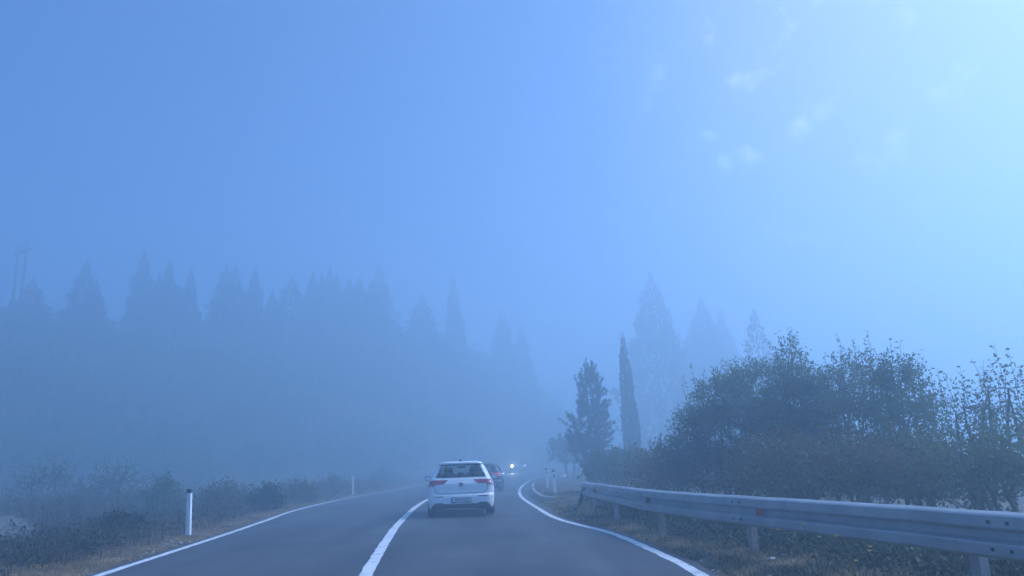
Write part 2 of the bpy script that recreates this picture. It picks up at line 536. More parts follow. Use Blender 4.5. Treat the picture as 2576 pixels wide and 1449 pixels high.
# level: height, rear y, front y, half width
LEV = [(0.19, 0.10, 4.16, 0.820), (0.26, 0.035, 4.22, 0.860), (0.36, 0.0, 4.27, 0.872), (0.50, 0.0, 4.28, 0.880), (0.565, 0.012, 4.27, 0.886),
       (0.60, 0.055, 4.26, 0.889), (0.70, 0.060, 4.22, 0.888), (0.80, 0.055, 4.06, 0.878), (0.86, 0.060, 3.82, 0.868), (0.92, 0.085, 3.52, 0.850),
       (0.965, 0.105, 3.25, 0.828), (1.01, 0.135, 3.06, 0.798), (1.10, 0.20, 2.90, 0.755), (1.20, 0.275, 2.72, 0.706), (1.30, 0.34, 2.50, 0.650),
       (1.355, 0.36, 2.34, 0.614), (1.375, 0.27, 2.26, 0.600), (1.40, 0.245, 2.14, 0.582), (1.43, 0.27, 1.98, 0.545), (1.448, 0.36, 1.84, 0.500)]
_lv = np.array(LEV)
def lvl(z):
    return [float(np.interp(z, _lv[:, 0], _lv[:, i])) for i in (1, 2, 3)]
def rc_of(z): return float(np.interp(z, [0.2, 0.95, 1.3, 1.45], [0.22, 0.16, 0.12, 0.16]))
def rf_of(z): return float(np.interp(z, [0.2, 0.95, 1.3, 1.45], [0.55, 0.45, 0.25, 0.25]))
BOWR, BOWF = 0.055, 0.16
def rear_y(x, z):
    yr, yf, w = lvl(z); rc = rc_of(z); ax = min(abs(x), w - 1e-4)
    y = yr + BOWR * (ax / w) ** 2
    if ax > w - rc:
        y = yr + BOWR * (ax / w) ** 2 + rc * (1 - math.sqrt(max(0, 1 - ((ax - (w - rc)) / rc) ** 2)))
    return y
def front_y(x, z):
    yr, yf, w = lvl(z); rc = rf_of(z); ax = min(abs(x), w - 1e-4)
    y = yf - BOWF * (ax / w) ** 2
    if ax > w - rc:
        y -= rc * (1 - math.sqrt(max(0, 1 - ((ax - (w - rc)) / rc) ** 2)))
    return y
def outline(z, inset=0.0):
    yr, yf, w = lvl(z); rc, rf = rc_of(z), rf_of(z)
    P = []
    xs = [(w - rc) * k / 14 for k in range(15)] + [w - rc + rc * math.sin(PI / 2 * k / 9) for k in range(1, 10)]
    P += [(x, rear_y(x, z)) for x in xs]
    y0 = P[-1][1]
    fx = [w - rf + rf * math.sin(PI / 2 * k / 9) for k in range(9, 0, -1)] + [(w - rf) * k / 14 for k in range(14, -1, -1)]
    Fp = [(x, front_y(x, z)) for x in fx]
    y1 = Fp[0][1]
    P += [(w, y0 + (y1 - y0) * k / 46) for k in range(1, 46)]
    P += Fp
    if inset:
        c = (yr + yf) / 2
        P = [(x * (1 - inset / w), y + (inset if y < c else -inset) * min(1, abs(y - c) / (abs(yf - c)))) for x, y in P]
    return P + [(-x, y) for x, y in P[-2:0:-1]]

WIN_R = [(-0.655, 1.035), (-0.555, 1.265), (-0.515, 1.325), (-0.45, 1.345), (0, 1.355), (0.45, 1.345), (0.515, 1.325), (0.555, 1.265), (0.655, 1.035)]
WIN_S = [(0.62, 1.03), (0.70, 1.12), (0.98, 1.30), (1.2, 1.365), (2.12, 1.365), (2.45, 1.25), (2.80, 1.03)]
WIN_F = [(-0.66, 1.05), (-0.54, 1.35), (0, 1.36), (0.54, 1.35), (0.66, 1.05)]
def inside(p, poly):
    c = False
    for i in range(len(poly)):
        (x1, y1), (x2, y2) = poly[i], poly[i - 1]
        if (y1 > p[1]) != (y2 > p[1]) and p[0] < (x2 - x1) * (p[1] - y1) / (y2 - y1) + x1: c = not c
    return c

def shell(inset=0.0, zmin=0.19, zdrop=0.0):
    zs = []
    for a, b in zip(LEV[:-1], LEV[1:]):
        n = max(1, int(round((b[0] - a[0]) / 0.022)))
        zs += [a[0] + (b[0] - a[0]) * k / n for k in range(n)]
    zs.append(LEV[-1][0])
    zs = [z for z in zs if z >= zmin]
    V, Fc = [], []
    loops = []
    for z in zs:
        o = outline(z, inset)
        loops.append(len(V)); V += [(x, y, z - zdrop * (z > 1.35)) for x, y in o]
    n = len(outline(1.0))
    cy_ = (LEV[-1][1] + LEV[-1][2]) / 2
    top = outline(LEV[-1][0], inset)
    for s, dz in ((0.93, 0.006), (0.8, 0.011), (0.5, 0.017), (0.2, 0.02), (0.02, 0.021)):
        loops.append(len(V)); V += [(x * s, cy_ + (y - cy_) * s, LEV[-1][0] + dz - zdrop) for x, y in top]
    for a, b in zip(loops[:-1], loops[1:]):
        for k in range(n):
            q = (a + k, a + (k + 1) % n, b + (k + 1) % n, b + k)
            c = np.mean([V[i] for i in q], axis=0)
            yr, yf, w_ = lvl(min(c[2], 1.448))
            if 1.0 < c[2] < 1.37:
                if abs(c[0]) < w_ - 0.02 and c[1] < yr + 0.35 and inside((c[0], c[2]), WIN_R): continue
                if c[1] > yf - 0.6 and inside((c[0], c[2]), WIN_F): continue
                if abs(c[0]) > w_ - 0.06 - inset and inside((c[1], c[2]), WIN_S): continue
            Fc.append(q)
    return V, Fc

def patch(poly, mapper, step=0.05, thick=0.012, inward=(0, 1, 0)):
    bm = bmesh.new()
    f = bm.faces.new([bm.verts.new((p[0], 0, p[1])) for p in poly])
    lo = [min(p[i] for p in poly) for i in (0, 1)]; hi = [max(p[i] for p in poly) for i in (0, 1)]
    for ax, vec in ((0, (1, 0, 0)), (1, (0, 0, 1))):
        k = math.floor(lo[ax] / step) + 1
        while k * step < hi[ax] - 1e-5:
            co = (k * step, 0, 0) if ax == 0 else (0, 0, k * step)
            bmesh.ops.bisect_plane(bm, geom=bm.verts[:] + bm.edges[:] + bm.faces[:], plane_co=co, plane_no=vec)
            k += 1
    for v in bm.verts:
        v.co = Vector(mapper(v.co.x, v.co.z))
    bmesh.ops.recalc_face_normals(bm, faces=bm.faces)
    if thick:
        r = bmesh.ops.extrude_face_region(bm, geom=bm.faces[:])
        for e in r['geom']:
            if isinstance(e, bmesh.types.BMVert):
                e.co += Vector(inward) * thick
        bmesh.ops.recalc_face_normals(bm, faces=bm.faces)
    return bm

def R_(off): return lambda x, z: (x, rear_y(x, z) - off, z)
def F_(off): return lambda x, z: (x, front_y(x, z) + off, z)
def S_(sx, off): return lambda y, z: (sx * (lvl(z)[2] + off), y, z)
def mirrored(poly): return [(-x, z) for x, z in poly]

def text_mesh(name, body, size, loc, m, parent, sx=1.0, bold=0.0, depth=0.002):
    cu = bpy.data.curves.new(name, 'FONT')
    cu.body = body; cu.size = size; cu.align_x = 'CENTER'; cu.align_y = 'CENTER'
    cu.extrude = depth; cu.offset = bold
    o = bpy.data.objects.new(name, cu)
    COL.objects.link(o)
    bpy.context.view_layer.update()
    me = bpy.data.meshes.new_from_object(o.evaluated_get(bpy.context.evaluated_depsgraph_get()))
    bpy.data.objects.remove(o)
    me.materials.clear()
    T = Matrix.Translation(loc) @ Matrix.Rotation(PI / 2, 4, 'X') @ Matrix.Diagonal((sx, 1, 1, 1))
    me.transform(T)
    me.name = name
    return link_mesh(name, me, m, parent)

def wheel(parent, x, y, sgn):
    bm = bmesh.new()
    rad, wd, seg = 0.325, 0.215, 40
    prof = [(-.5, .62), (-.5, .84), (-.47, .95), (-.36, 1.0), (-.12, 1.0), (-.1, .985), (-.06, .985), (-.04, 1.0), (.04, 1.0), (.06, .985), (.1, .985), (.12, 1.0), (.36, 1.0), (.47, .95), (.5, .84), (.5, .62)]
    rings = [[bm.verts.new((x + u * wd, y + rad * r * math.cos(2 * PI * k / seg), 0.325 + rad * r * math.sin(2 * PI * k / seg))) for u, r in prof] for k in range(seg)]
    for k in range(seg):
        a, b = rings[k], rings[(k + 1) % seg]
        for i in range(len(prof) - 1): bm.faces.new((a[i], a[i + 1], b[i + 1], b[i]))
    wobj = from_bm('wheel', bm, m_tyre, parent, smooth=True)
    bm = bmesh.new()
    xo = x + sgn * wd * 0.40
    for k in range(5):
        a = 2 * PI * k / 5 + 0.3
        for da in (-.12, .12):
            add_tube(bm, [(xo, y + .03 * math.cos(a), .325 + .03 * math.sin(a)), (xo, y + .2 * math.cos(a + da), .325 + .2 * math.sin(a + da))], [.028, .018], 6)
    add_tube(bm, [(xo - .02, y, .325), (xo + .02, y, .325)], .06, 14)
    ring = [(xo, y + .2 * math.cos(2 * PI * k / 30), .325 + .2 * math.sin(2 * PI * k / 30)) for k in range(31)]
    add_tube(bm, ring, .016, 6, caps=False)
    add_tube(bm, [(x - sgn * .05, y, .325), (x - sgn * .03, y, .325)], .2, 24)
    from_bm('rim', bm, m_rim, wobj)
    return wobj

def make_car(name, loc, rz, label, paint, scale=(1, 1, 1), detail=True, tail=None, head=None, head2=None, blink=False):
    root = empty(name, loc, rz, label, 'car')
    root.scale = scale
    V, Fc = shell()
    body = pyd('body', V, Fc, paint, root, smooth=True)
    V, Fc = shell(0.035, 0.9, 0.035)
    pyd('cabin_lining', V, Fc, m_dark, root, smooth=True)
    bm = bmesh.new()
    add_box(bm, (0, 2.05, 0.53), (1.56, 3.5, 0.60)); add_box(bm, (0, 2.1, 0.215), (1.60, 3.9, 0.09))
    add_box(bm, (0, 2.92, 0.90), (1.40, 0.5, 0.22)); add_box(bm, (0, 0.62, 0.90), (1.42, 0.7, 0.18))
    from_bm('cabin_floor', bm, m_dark, root)
    # glass
    grow = lambda poly, k: [(p[0] * k if abs(p[0]) > .2 else p[0], p[1] + (.018 if p[1] > 1.2 else -.018)) for p in poly]
    from_bm('rear_window', patch(grow(WIN_R, 1.03), R_(0.008), 0.06, 0), m_glass, root, smooth=True)
    from_bm('windscreen', patch(grow(WIN_F, 1.03), F_(0.008), 0.06, 0), m_glass_clear, root, smooth=True)
    for sx in (-1, 1):
        ws = [(p[0] + (-.03 if p[0] < 1.2 else .03), p[1] + (.014 if p[1] > 1.2 else -.014)) for p in WIN_S]
        from_bm('side_window', patch(ws, S_(sx, 0.006), 0.1, 0), m_glass, root, smooth=True)
        bm = bmesh.new()
        add_tube(bm, [(sx * (lvl(1.02)[2] + .004), 1.72, 1.02), (sx * (lvl(1.2)[2] + .004), 1.74, 1.2), (sx * (lvl(1.37)[2] + .004), 1.78, 1.37)], .035, 6)
        from_bm('door_pillar', bm, m_trim, root)
    # seats
    def seat(x, y, w_, zt, hr):
        bm = bmesh.new()
        add_box(bm, (x, y, (0.6 + zt) / 2), (w_, .16, zt - 0.6), Matrix.Rotation(R(-8), 3, 'X'), taper=.85)
        bmesh.ops.bevel(bm, geom=bm.edges[:], offset=.04, segments=2, affect='EDGES')
        so = from_bm('seat', bm, m_dark, root, smooth=True)
        for hx, hw in hr:
            bm = bmesh.new()
            add_box(bm, (hx, y - .05, zt + .075), (hw, .09, .17))
            bmesh.ops.bevel(bm, geom=bm.edges[:], offset=.035, segments=2, affect='EDGES')
            from_bm('headrest', bm, m_dark, so, smooth=True)
    seat(-.37, 1.95, .48, 1.14, [(-.37, .27)]); seat(.37, 1.95, .48, 1.14, [(.37, .27)])
    seat(0, 1.0, 1.24, .99, [(-.40, .22), (0, .23), (.40, .22)])
    bm = bmesh.new(); add_box(bm, (0, 2.50, 1.295), (.24, .03, .062)); add_tube(bm, [(0, 2.5, 1.32), (0, 2.54, 1.36)], .02, 6)
    bmesh.ops.bevel(bm, geom=bm.edges[:], offset=.012, segments=1, affect='EDGES')
    from_bm('rear_view_mirror', bm, m_trim, root)
    # rear lamps
    red = [(.345, .955), (.36, .97), (.80, .97), (.835, .93), (.862, .80), (.715, .80), (.655, .855), (.475, .862), (.44, .875)]
    clear = [(.72, .797), (.866, .797), (.872, .835), (.70, .835)]
    for sx in (-1, 1):
        pl = red if sx > 0 else mirrored(red)
        t_ = from_bm('taillight', patch(pl, R_(0.010), 0.04, 0.02), tail or m_tail, root, smooth=False)
        pc = clear if sx > 0 else mirrored(clear)
        from_bm('reversing_lens', patch(pc, R_(0.014), 0.04, 0.01), m_tail_clear, t_)
        rf_ = [(.43, .548), (.74, .552), (.70, .522), (.47, .524)]
        from_bm('reflector', patch(rf_ if sx > 0 else mirrored(rf_), R_(0.008), 0.05, 0.02), m_tail, root)
        # headlamps
        hl = [(.40, .70), (.46, .76), (.80, .80), (.83, .70), (.60, .655)]
        h_ = from_bm('headlight', patch(hl if sx > 0 else mirrored(hl), F_(0.008), 0.05, 0.02, (0, -1, 0)), m_head, root)
        if head:
            bm = bmesh.new()
            bmesh.ops.create_uvsphere(bm, u_segments=14, v_segments=8, radius=.10 if sx > 0 else .045)
            hx = sx * .62
            for v in bm.verts: v.co = Vector((v.co.x, v.co.y * .4, v.co.z)) + Vector((hx, front_y(hx, .72) + .01, .72))
            from_bm('bulb', bm, head if sx > 0 else head2, h_, smooth=True)
            ld = bpy.data.lights.new('headlight_beam', 'SPOT')
            ld.energy = 380.0 if sx > 0 else 2.0
            ld.color = (1.0, 0.78, 0.42); ld.spot_size = R(80); ld.spot_blend = 0.7; ld.shadow_soft_size = 0.08
            lo_ = bpy.data.objects.new('headlight_beam', ld); COL.objects.link(lo_)
            lo_.parent = h_; lo_.location = (hx, front_y(hx, .72) + .12, .72); lo_.rotation_euler = (R(104), 0, 0)
        # door mirrors
        bm = bmesh.new()
        bmesh.ops.create_uvsphere(bm, u_segments=18, v_segments=12, radius=1)
        for v in bm.verts:
            c = v.co; e = lambda q: math.copysign(abs(q) ** .75, q)
            v.co = Vector((sx * .985 + e(c.x) * .108, 2.74 + max(c.y, -.55) * .10, .99 + e(c.z) * .075 + .01 * sx * c.x))
        add_tube(bm, [(sx * .80, 2.80, .955), (sx * .93, 2.77, .955)], [.03, .025], 8)
        mo = from_bm('side_mirror', bm, m_trim if paint is not m_black_car else paint, root, smooth=True)
        bm = bmesh.new()
        vs2 = [bm.verts.new((sx * .985 + math.copysign(abs(math.cos(a)) ** .7, math.cos(a)) * .088, 2.74 - .062, .99 + math.copysign(abs(math.sin(a)) ** .7, math.sin(a)) * .058)) for a in [2 * PI * k / 24 for k in range(24)]]
        bm.faces.new(vs2)
        from_bm('mirror_glass', bm, m_mirror, mo)
        # wheels in dark arches
        for wy in (.80, 3.42):
            arch = [(wy + .375 * math.cos(a), max(.2, .33 + .375 * math.sin(a))) for a in [2 * PI * k / 30 for k in range(30)]]
            from_bm('wheel_arch', patch(arch, S_(sx, 0.004), 0.06, 0.01, (-sx, 0, 0)), m_trim, root)
            wheel(root, sx * .785, wy, sx)
        for hy in (1.35, 2.35):
            bm = bmesh.new()
            add_tube(bm, [(sx * (lvl(.88)[2] + .02), hy, .88), (sx * (lvl(.88)[2] + .025), hy + .2, .885)], .016, 6)
            from_bm('door_handle', bm, paint, root)
    if blink:
        bm = bmesh.new(); bmesh.ops.create_uvsphere(bm, u_segments=8, v_segments=6, radius=.025)
        for v in bm.verts: v.co += Vector((.90, 2.72, .90))
        from_bm('side_repeater', bm, m_blink, root)
    # black lower bumper with its silver strip
    half = [(0, .345), (.42, .345), (.47, .365), (.50, .378), (.66, .378), (.72, .35), (.775, .27), (.80, .195)]
    dif = mirrored(half)[::-1] + half[1:] + [(.5, .195), (0, .195), (-.5, .195)]
    from_bm('lower_bumper', patch(dif, R_(0.012), 0.05, 0.03), m_trim, root)
    from_bm('bumper_strip', patch([(-.52, .205), (-.34, .232), (.34, .232), (.52, .205), (.5, .198), (-.5, .198)], R_(0.022), 0.06, 0.012), m_tail_clear, root)
    ff = [(-.78, .22), (-.70, .42), (-.30, .45), (.30, .45), (.70, .42), (.78, .22)]
    from_bm('front_grille', patch(ff, F_(0.008), 0.06, 0.02, (0, -1, 0)), m_trim, root)
    # number plate
    bm = bmesh.new(); add_box(bm, (0, -0.018, .445), (.535, .02, .142))
    bmesh.ops.bevel(bm, geom=bm.edges[:], offset=.006, segments=1, affect='EDGES')
    plate = from_bm('number_plate', bm, m_trim, root)
    bm = bmesh.new(); add_box(bm, (.02, -0.0295, .455), (.475, .005, .108)); from_bm('plate_face', bm, m_plate, plate)
    bm = bmesh.new(); add_box(bm, (-.236, -0.0295, .455), (.044, .005, .108)); from_bm('country_band', bm, m_plate_blue, plate)
    if detail:
        text_mesh('plate_number', 'A01-K-577', .094, (.022, -.0345, .454), m_ink, plate, 0.93, 0.0016)
        text_mesh('country_code', 'BIH', .022, (-.236, -.0345, .418), m_plate, plate, 1.0, 0.0006)
        bm = bmesh.new()
        for k, (a, b) in enumerate(((-.13, -.098), (-.085, -.03), (-.02, .02), (.03, .07))):
            add_box(bm, ((a + b) / 2, -.0292, .387), (b - a, .003, .011 if k else .018))
        from_bm('dealer_strip', bm, m_plate, plate)
        # tailgate shut line, emblem, lettering
        line = [(-.70, .80), (-.69, .70), (-.665, .655), (-.60, .625), (-.4, .617), (0, .614), (.4, .617), (.60, .625), (.665, .655), (.69, .70), (.70, .80)]
        bm = bmesh.new()
        cl = catmull([(a, b) for a, b in line], 6)
        add_tube(bm, [(p.x, rear_y(p.x, p.y) - .001, p.y) for p in cl], .0065, 6)
        from_bm('tailgate_gap', bm, m_gap, root)
        bm = bmesh.new()
        add_tube(bm, [(-.36, rear_y(.36, .965), .966), (0, rear_y(0, .965) - .002, .962), (.36, rear_y(.36, .965), .966)], .005, 6)
        from_bm('tailgate_crease', bm, paint, root)
        ez, ey = .845, rear_y(0, .845) - .012
        bm = bmesh.new()
        add_tube(bm, [(0, ey + .012, ez), (0, ey, ez)], .060, 28)
        em = from_bm('emblem', bm, m_trim, root)
        bm = bmesh.new()
        add_tube(bm, [(.057 * math.cos(2 * PI * k / 32), ey - .002, ez + .057 * math.sin(2 * PI * k / 32)) for k in range(33)], .0058, 8, caps=False)
        from_bm('emblem_ring', bm, m_chrome, em, smooth=True)
        bm = bmesh.new()
        for st in ([(-.021, .048), (0, .006), (.021, .048)], [(-.047, .025), (-.021, -.046), (0, -.006), (.021, -.046), (.047, .025)]):
            for a, b in zip(st[:-1], st[1:]):
                add_tube(bm, [(a[0], ey - .004, ez + a[1]), (b[0], ey - .004, ez + b[1])], .0065, 8)
        from_bm('emblem_letters', bm, m_chrome, em)
        text_mesh('model_lettering', 'G O L F', .042, (0, rear_y(0, .735) - .004, .735), m_chrome, root, 1.05, 0.0008, .003)
    # roof aerial
    bm = bmesh.new()
    b0 = [bm.verts.new(p) for p in ((-.038, .50, 1.452), (.038, .50, 1.452), (.03, .68, 1.462), (-.03, .68, 1.462))]
    t0 = [bm.verts.new(p) for p in ((-.006, .46, 1.525), (.006, .46, 1.525), (.006, .50, 1.525), (-.006, .50, 1.525))]
    bm.faces.new(b0); bm.faces.new(t0)
    for k in range(4): bm.faces.new((b0[k], b0[(k + 1) % 4], t0[(k + 1) % 4], t0[k]))
    from_bm('roof_aerial', bm, m_trim, root)
    return root

HD = R(3.9)
axle = Vector((-1.64, 22.0)); fw = Vector((-math.sin(HD), math.cos(HD)))
pr_ = axle - fw * 0.82
make_car('hatchback_car', (pr_.x, pr_.y, 0), HD, 'white hatchback seen from behind, leading on the foggy road', m_white, scale=(1.035, 1.02, 1.02))
make_car('hatchback_car', (-1.80, 40.6, 0), R(-1.0), 'dark car half hidden beyond the white hatchback, one red tail lamp showing', m_black_car, scale=(1.0, 1.0, 1.0), detail=False, tail=m_tail_lit, blink=True)
hp = at(1305, 1174.5, 87)
oc = make_car('hatchback_car', (hp.x - .25, 91.2, zroad(88)), PI + R(3), 'oncoming car deep in the fog with its headlights on', m_grey_car, scale=(1.12, 1.0, 1.0), detail=False, head=m_head_lit, head2=m_head_dim)

# ------------------------------------------------------------------ guard rail
m_galv = mat('galvanised_steel', (0.33, 0.34, 0.35), 0.5, metal=0.3, col2=(0.43, 0.44, 0.45), vscale=2.4, detail=9, bump=0.08, bscale=30)
m_post_steel = mat('weathered_steel_post', (0.30, 0.28, 0.27), 0.75, metal=0.2, col2=(0.42, 0.40, 0.39), vscale=5, bump=0.2)
m_post_rust = mat('rusty_steel_post', (0.27, 0.20, 0.15), 0.85, col2=(0.44, 0.36, 0.30), vscale=4, bump=0.3)
m_bolt = mat('dark_bolt', (0.06, 0.06, 0.065), 0.6, metal=0.6, var=0.2)
m_refl_red = mat('red_reflector', (0.45, 0.02, 0.03), 0.25, coat=1.0, var=0.15)
m_refl_dark = mat('dark_reflector', (0.05, 0.04, 0.045), 0.3, coat=0.6, var=0.2)

RAILP = [(2.00, 23.6, .755), (2.01, 22.0, .775), (2.08, 19.8, .79), (2.20, 17.3, .80), (2.42, 14.5, .80), (2.76, 12.5, .80), (3.16, 10.7, .80), (3.60, 8.9, .80), (3.95, 7.3, .80), (4.20, 5.9, .80), (4.42, 4.2, .80), (4.60, 2, .80), (4.7, 0, .80)]
RAIL = catmull(RAILP, 8)
def rail_n(i):
    t = (RAIL[min(i + 1, len(RAIL) - 1)] - RAIL[max(i - 1, 0)]).normalized()      # towards the camera
    return Vector((t.y, -t.x, 0)).normalized()                                      # towards the road is -x side
guard = empty('guard_rail', (RAIL[0].x, RAIL[0].y, 0), 0, 'grey metal crash barrier on posts along the right verge', 'guard rail')
def gp(name, bm, m, parent=guard, smooth=False):
    o = from_bm(name, bm, m, parent, smooth)
    if parent is guard:
        for v in o.data.vertices: v.co -= guard.location
    else:
        for v in o.data.vertices: v.co -= guard.location
    return o
BH = 1.26
prof = [(-.012, .155), (.012, .157), (.070, .140), (.088, .128), (.092, .058), (.086, .046), (.006, .030), (.0, .022), (.0, -.022), (.006, -.030), (.086, -.046), (.092, -.058), (.088, -.128), (.070, -.142), (.012, -.157), (-.012, -.155)]
bm = bmesh.new(); prev = None
for i, p in enumerate(RAIL):
    n = rail_n(i)
    wob = 0.006 * pnoise((p.y * 1.5, 0, 0))
    front = [bm.verts.new((p.x + n.x * u, p.y + n.y * u, p.z + (v - .155) * BH + wob)) for u, v in prof]
    back = [bm.verts.new((p.x + n.x * (u - .012), p.y + n.y * (u - .012), p.z + (v * .985 - .155) * BH + wob)) for u, v in prof]
    ring = front + back[::-1]
    if prev:
        for k in range(len(ring)):
            bm.faces.new((prev[k], prev[(k + 1) % len(ring)], ring[(k + 1) % len(ring)], ring[k]))
    else:
        bm.faces.new(ring[::-1])
    prev = ring
bm.faces.new(prev)
beam = gp('beam', bm, m_galv)

for ys_ in (14.7, 10.85, 6.6):                     # overlapping beam ends at each joint
    idx = [i for i, p in enumerate(RAIL) if abs(p.y - ys_) < .55]
    i0, i1 = idx[0], idx[-1]
    bm = bmesh.new(); prev = None
    mid_ = min(idx, key=lambda i: abs(RAIL[i].y - ys_))
    tdir = (RAIL[mid_ + 1] - RAIL[mid_ - 1]).normalized(); n = rail_n(mid_)
    for s_ in (-.17, 0, .17):
        p = RAIL[mid_] + tdir * s_
        wob = 0.006 * pnoise((p.y * 1.5, 0, 0))
        ring = [bm.verts.new((p.x + n.x * (u + .004), p.y + n.y * (u + .004), p.z + (v * 1.005 - .155) * BH + wob)) for u, v in prof]
        ring += [bm.verts.new((p.x + n.x * (u + .001), p.y + n.y * (u + .001), p.z + (v - .155) * BH + wob)) for u, v in prof[::-1]]
        if prev:
            for k in range(len(ring)): bm.faces.new((prev[k], prev[(k + 1) % len(ring)], ring[(k + 1) % len(ring)], ring[k]))
        else: bm.faces.new(ring[::-1])
        prev = ring
    bm.faces.new(prev)
    gp('overlap_joint', bm, m_galv)

def rail_at(y):
    i = min(range(len(RAIL)), key=lambda k: abs(RAIL[k].y - y))
    return RAIL[i], rail_n(i)
POSTS = [(21.9, m_post_steel, 0), (18.3, m_bolt, 0), (14.3, m_post_rust, 0), (11.0, m_post_rust, 0), (7.2, m_post_steel, 0), (3.2, m_post_steel, 0)]
for k, (y, mm, ln) in enumerate(POSTS):
    p, n = rail_at(y)
    c = p - n * 0.11
    zg = terrain(c.x, c.y) - 0.15
    t = Vector((-n.y, n.x, 0))
    bm = bmesh.new()
    # C-shaped section: web facing the road side, two flanges and lips
    sec = [(-.06, .05), (-.06, -.045), (.06, -.045), (.06, .05), (.045, .05), (.045, -.035), (-.045, -.035), (-.045, .05)]
    lo = [bm.verts.new((c.x + t.x * a - n.x * b, c.y + t.y * a - n.y * b, zg)) for a, b in sec]
    hi = [bm.verts.new((c.x + t.x * a - n.x * b, c.y + t.y * a - n.y * b, p.z - .05)) for a, b in sec]
    for j in range(8): bm.faces.new((lo[j], lo[(j + 1) % 8], hi[(j + 1) % 8], hi[j]))
    bm.faces.new(hi); bm.faces.new(lo[::-1])
    gp('post', bm, m_post_steel if mm is m_bolt else mm)
    bm = bmesh.new()
    add_box(bm, (p.x - n.x * .068, p.y - n.y * .068, p.z - .155 * BH), (.10, .10, .22), Matrix.Rotation(math.atan2(t.y, t.x), 3, 'Z'))
    gp('spacer', bm, m_bolt)
# end post, knocked over
p, n = rail_at(23.5)
b0 = Vector((1.80, 24.1, terrain(1.80, 24.1) - .1)); b1 = Vector((p.x - n.x * .03, p.y + .05, p.z - .03))
bm = bmesh.new()
d = (b1 - b0).normalized(); s1 = d.cross(Vector((0, 1, 0))).normalized(); s2 = d.cross(s1)
sec = [(-.06, .05), (-.06, -.045), (.06, -.045), (.06, .05), (.045, .05), (.045, -.035), (-.045, -.035), (-.045, .05)]
lo = [bm.verts.new(b0 + s1 * a + s2 * b) for a, b in sec]; hi = [bm.verts.new(b1 + s1 * a + s2 * b) for a, b in sec]
for j in range(8): bm.faces.new((lo[j], lo[(j + 1) % 8], hi[(j + 1) % 8], hi[j]))
bm.faces.new(hi); bm.faces.new(lo[::-1])
setp(gp('post', bm, m_bolt), 'dark end post leaning over')
# reflectors in the trough of the beam and splice bolts
for y, mm in ((23.2, m_refl_dark), (20.6, m_refl_red), (14.4, m_refl_dark), (10.4, m_refl_red), (6.15, m_refl_dark)):
    p, n = rail_at(y)
    t = Vector((-n.y, n.x, 0))
    if t.y < 0: t = -t                                   # points up the road
    q = p + n * .016
    z0 = p.z - .155 * BH
    bm = bmesh.new()
    A = [q + t * .0 + Vector((0, 0, z0 - p.z)) + Vector((0, 0, h)) for h in (-.05, .05)]
    B = [q + n * .062 - t * .02 + Vector((0, 0, z0 - p.z + h)) for h in (-.05, .05)]
    C_ = [q + t * -.10 + Vector((0, 0, z0 - p.z + h)) for h in (-.042, .042)]
    v = [bm.verts.new(x) for x in (A[0], A[1], B[1], B[0], C_[1], C_[0])]
    bm.faces.new((v[0], v[1], v[2], v[3])); bm.faces.new((v[3], v[2], v[4], v[5])); bm.faces.new((v[1], v[4], v[2])); bm.faces.new((v[0], v[3], v[5])); bm.faces.new((v[0], v[5], v[4], v[1]))
    gp('reflector', bm, mm)
for y in (14.7, 10.85, 6.6):
    p, n = rail_at(y)
    t = Vector((-n.y, n.x, 0))
    for dt in (-.10, .10):
        for h in (.111, -.111):
            bm = bmesh.new()
            c = p + t * dt + n * .090 + Vector((0, 0, -.155 * BH + h))
            add_tube(bm, [c, c + n * .014], .017, 10)
            gp('bolt', bm, m_bolt)

# ------------------------------------------------------------------ delineator posts
m_post = mat('white_plastic_post', (0.88, 0.88, 0.87), 0.45, col2=(0.80, 0.80, 0.78), vscale=3)
m_cap = mat('black_band', (0.02, 0.02, 0.022), 0.5, var=0.2)
m_cap_worn = mat('worn_dark_band', (0.10, 0.10, 0.11), 0.6, var=0.3)
m_rdull = mat('dull_red_reflector', (0.16, 0.05, 0.08), 0.3, var=0.2)
def delineator(loc, rz, h, lean, label, cap, refl):
    o = empty('delineator_post', loc, rz, label, 'marker post', 'white marker posts along the road')
    o.rotation_euler = (lean[1], lean[0], rz)
    sec = [(-.062, -.012), (-.05, -.035), (.05, -.035), (.062, -.012), (.040, .05), (0, .062), (-.040, .05)]
    def prism(name, z0, z1, m, grow=1.0, slope=0.0, parent=o):
        bm = bmesh.new()
        lo = [bm.verts.new((a * grow, b * grow, z0 + (slope * (.05 - b) if z0 > .1 else 0))) for a, b in sec]
        hi = [bm.verts.new((a * grow, b * grow, z1 - slope * (b + .035))) for a, b in sec]
        for j in range(7): bm.faces.new((lo[j], lo[(j + 1) % 7], hi[(j + 1) % 7], hi[j]))
        bm.faces.new(hi); bm.faces.new(lo[::-1])
        return from_bm(name, bm, m, parent)
    prism('shaft', -.15, h - (.09 if cap else 0), m_post)
    if cap: prism('cap', h - .089, h, cap, 1.05)
    if refl:
        bm = bmesh.new(); add_box(bm, (.012, -.0365, h - .24), (.048, .006, .15))
        from_bm('reflector', bm, refl, o)
    return o
g1 = on_ground(474, 1342, .06); g2 = on_ground(888, 1242, .06)
delineator((g1.x, g1.y, terrain(g1.x, g1.y)), R(-12), 1.02, (R(-2.4), 0), 'white marker post with black cap on the left verge, the nearest one', m_cap, None)
delineator((g2.x, g2.y, terrain(g2.x, g2.y)), R(-8), 1.0, (R(-.8), 0), 'plain white marker post without cap, farther up the left verge', None, None)
delineator((1.47, 32.0, terrain(1.47, 32)), R(6), .98, (R(-1.5), 0), 'white marker post with dark cap and small red reflector beside the kerb', m_cap_worn, m_rdull)
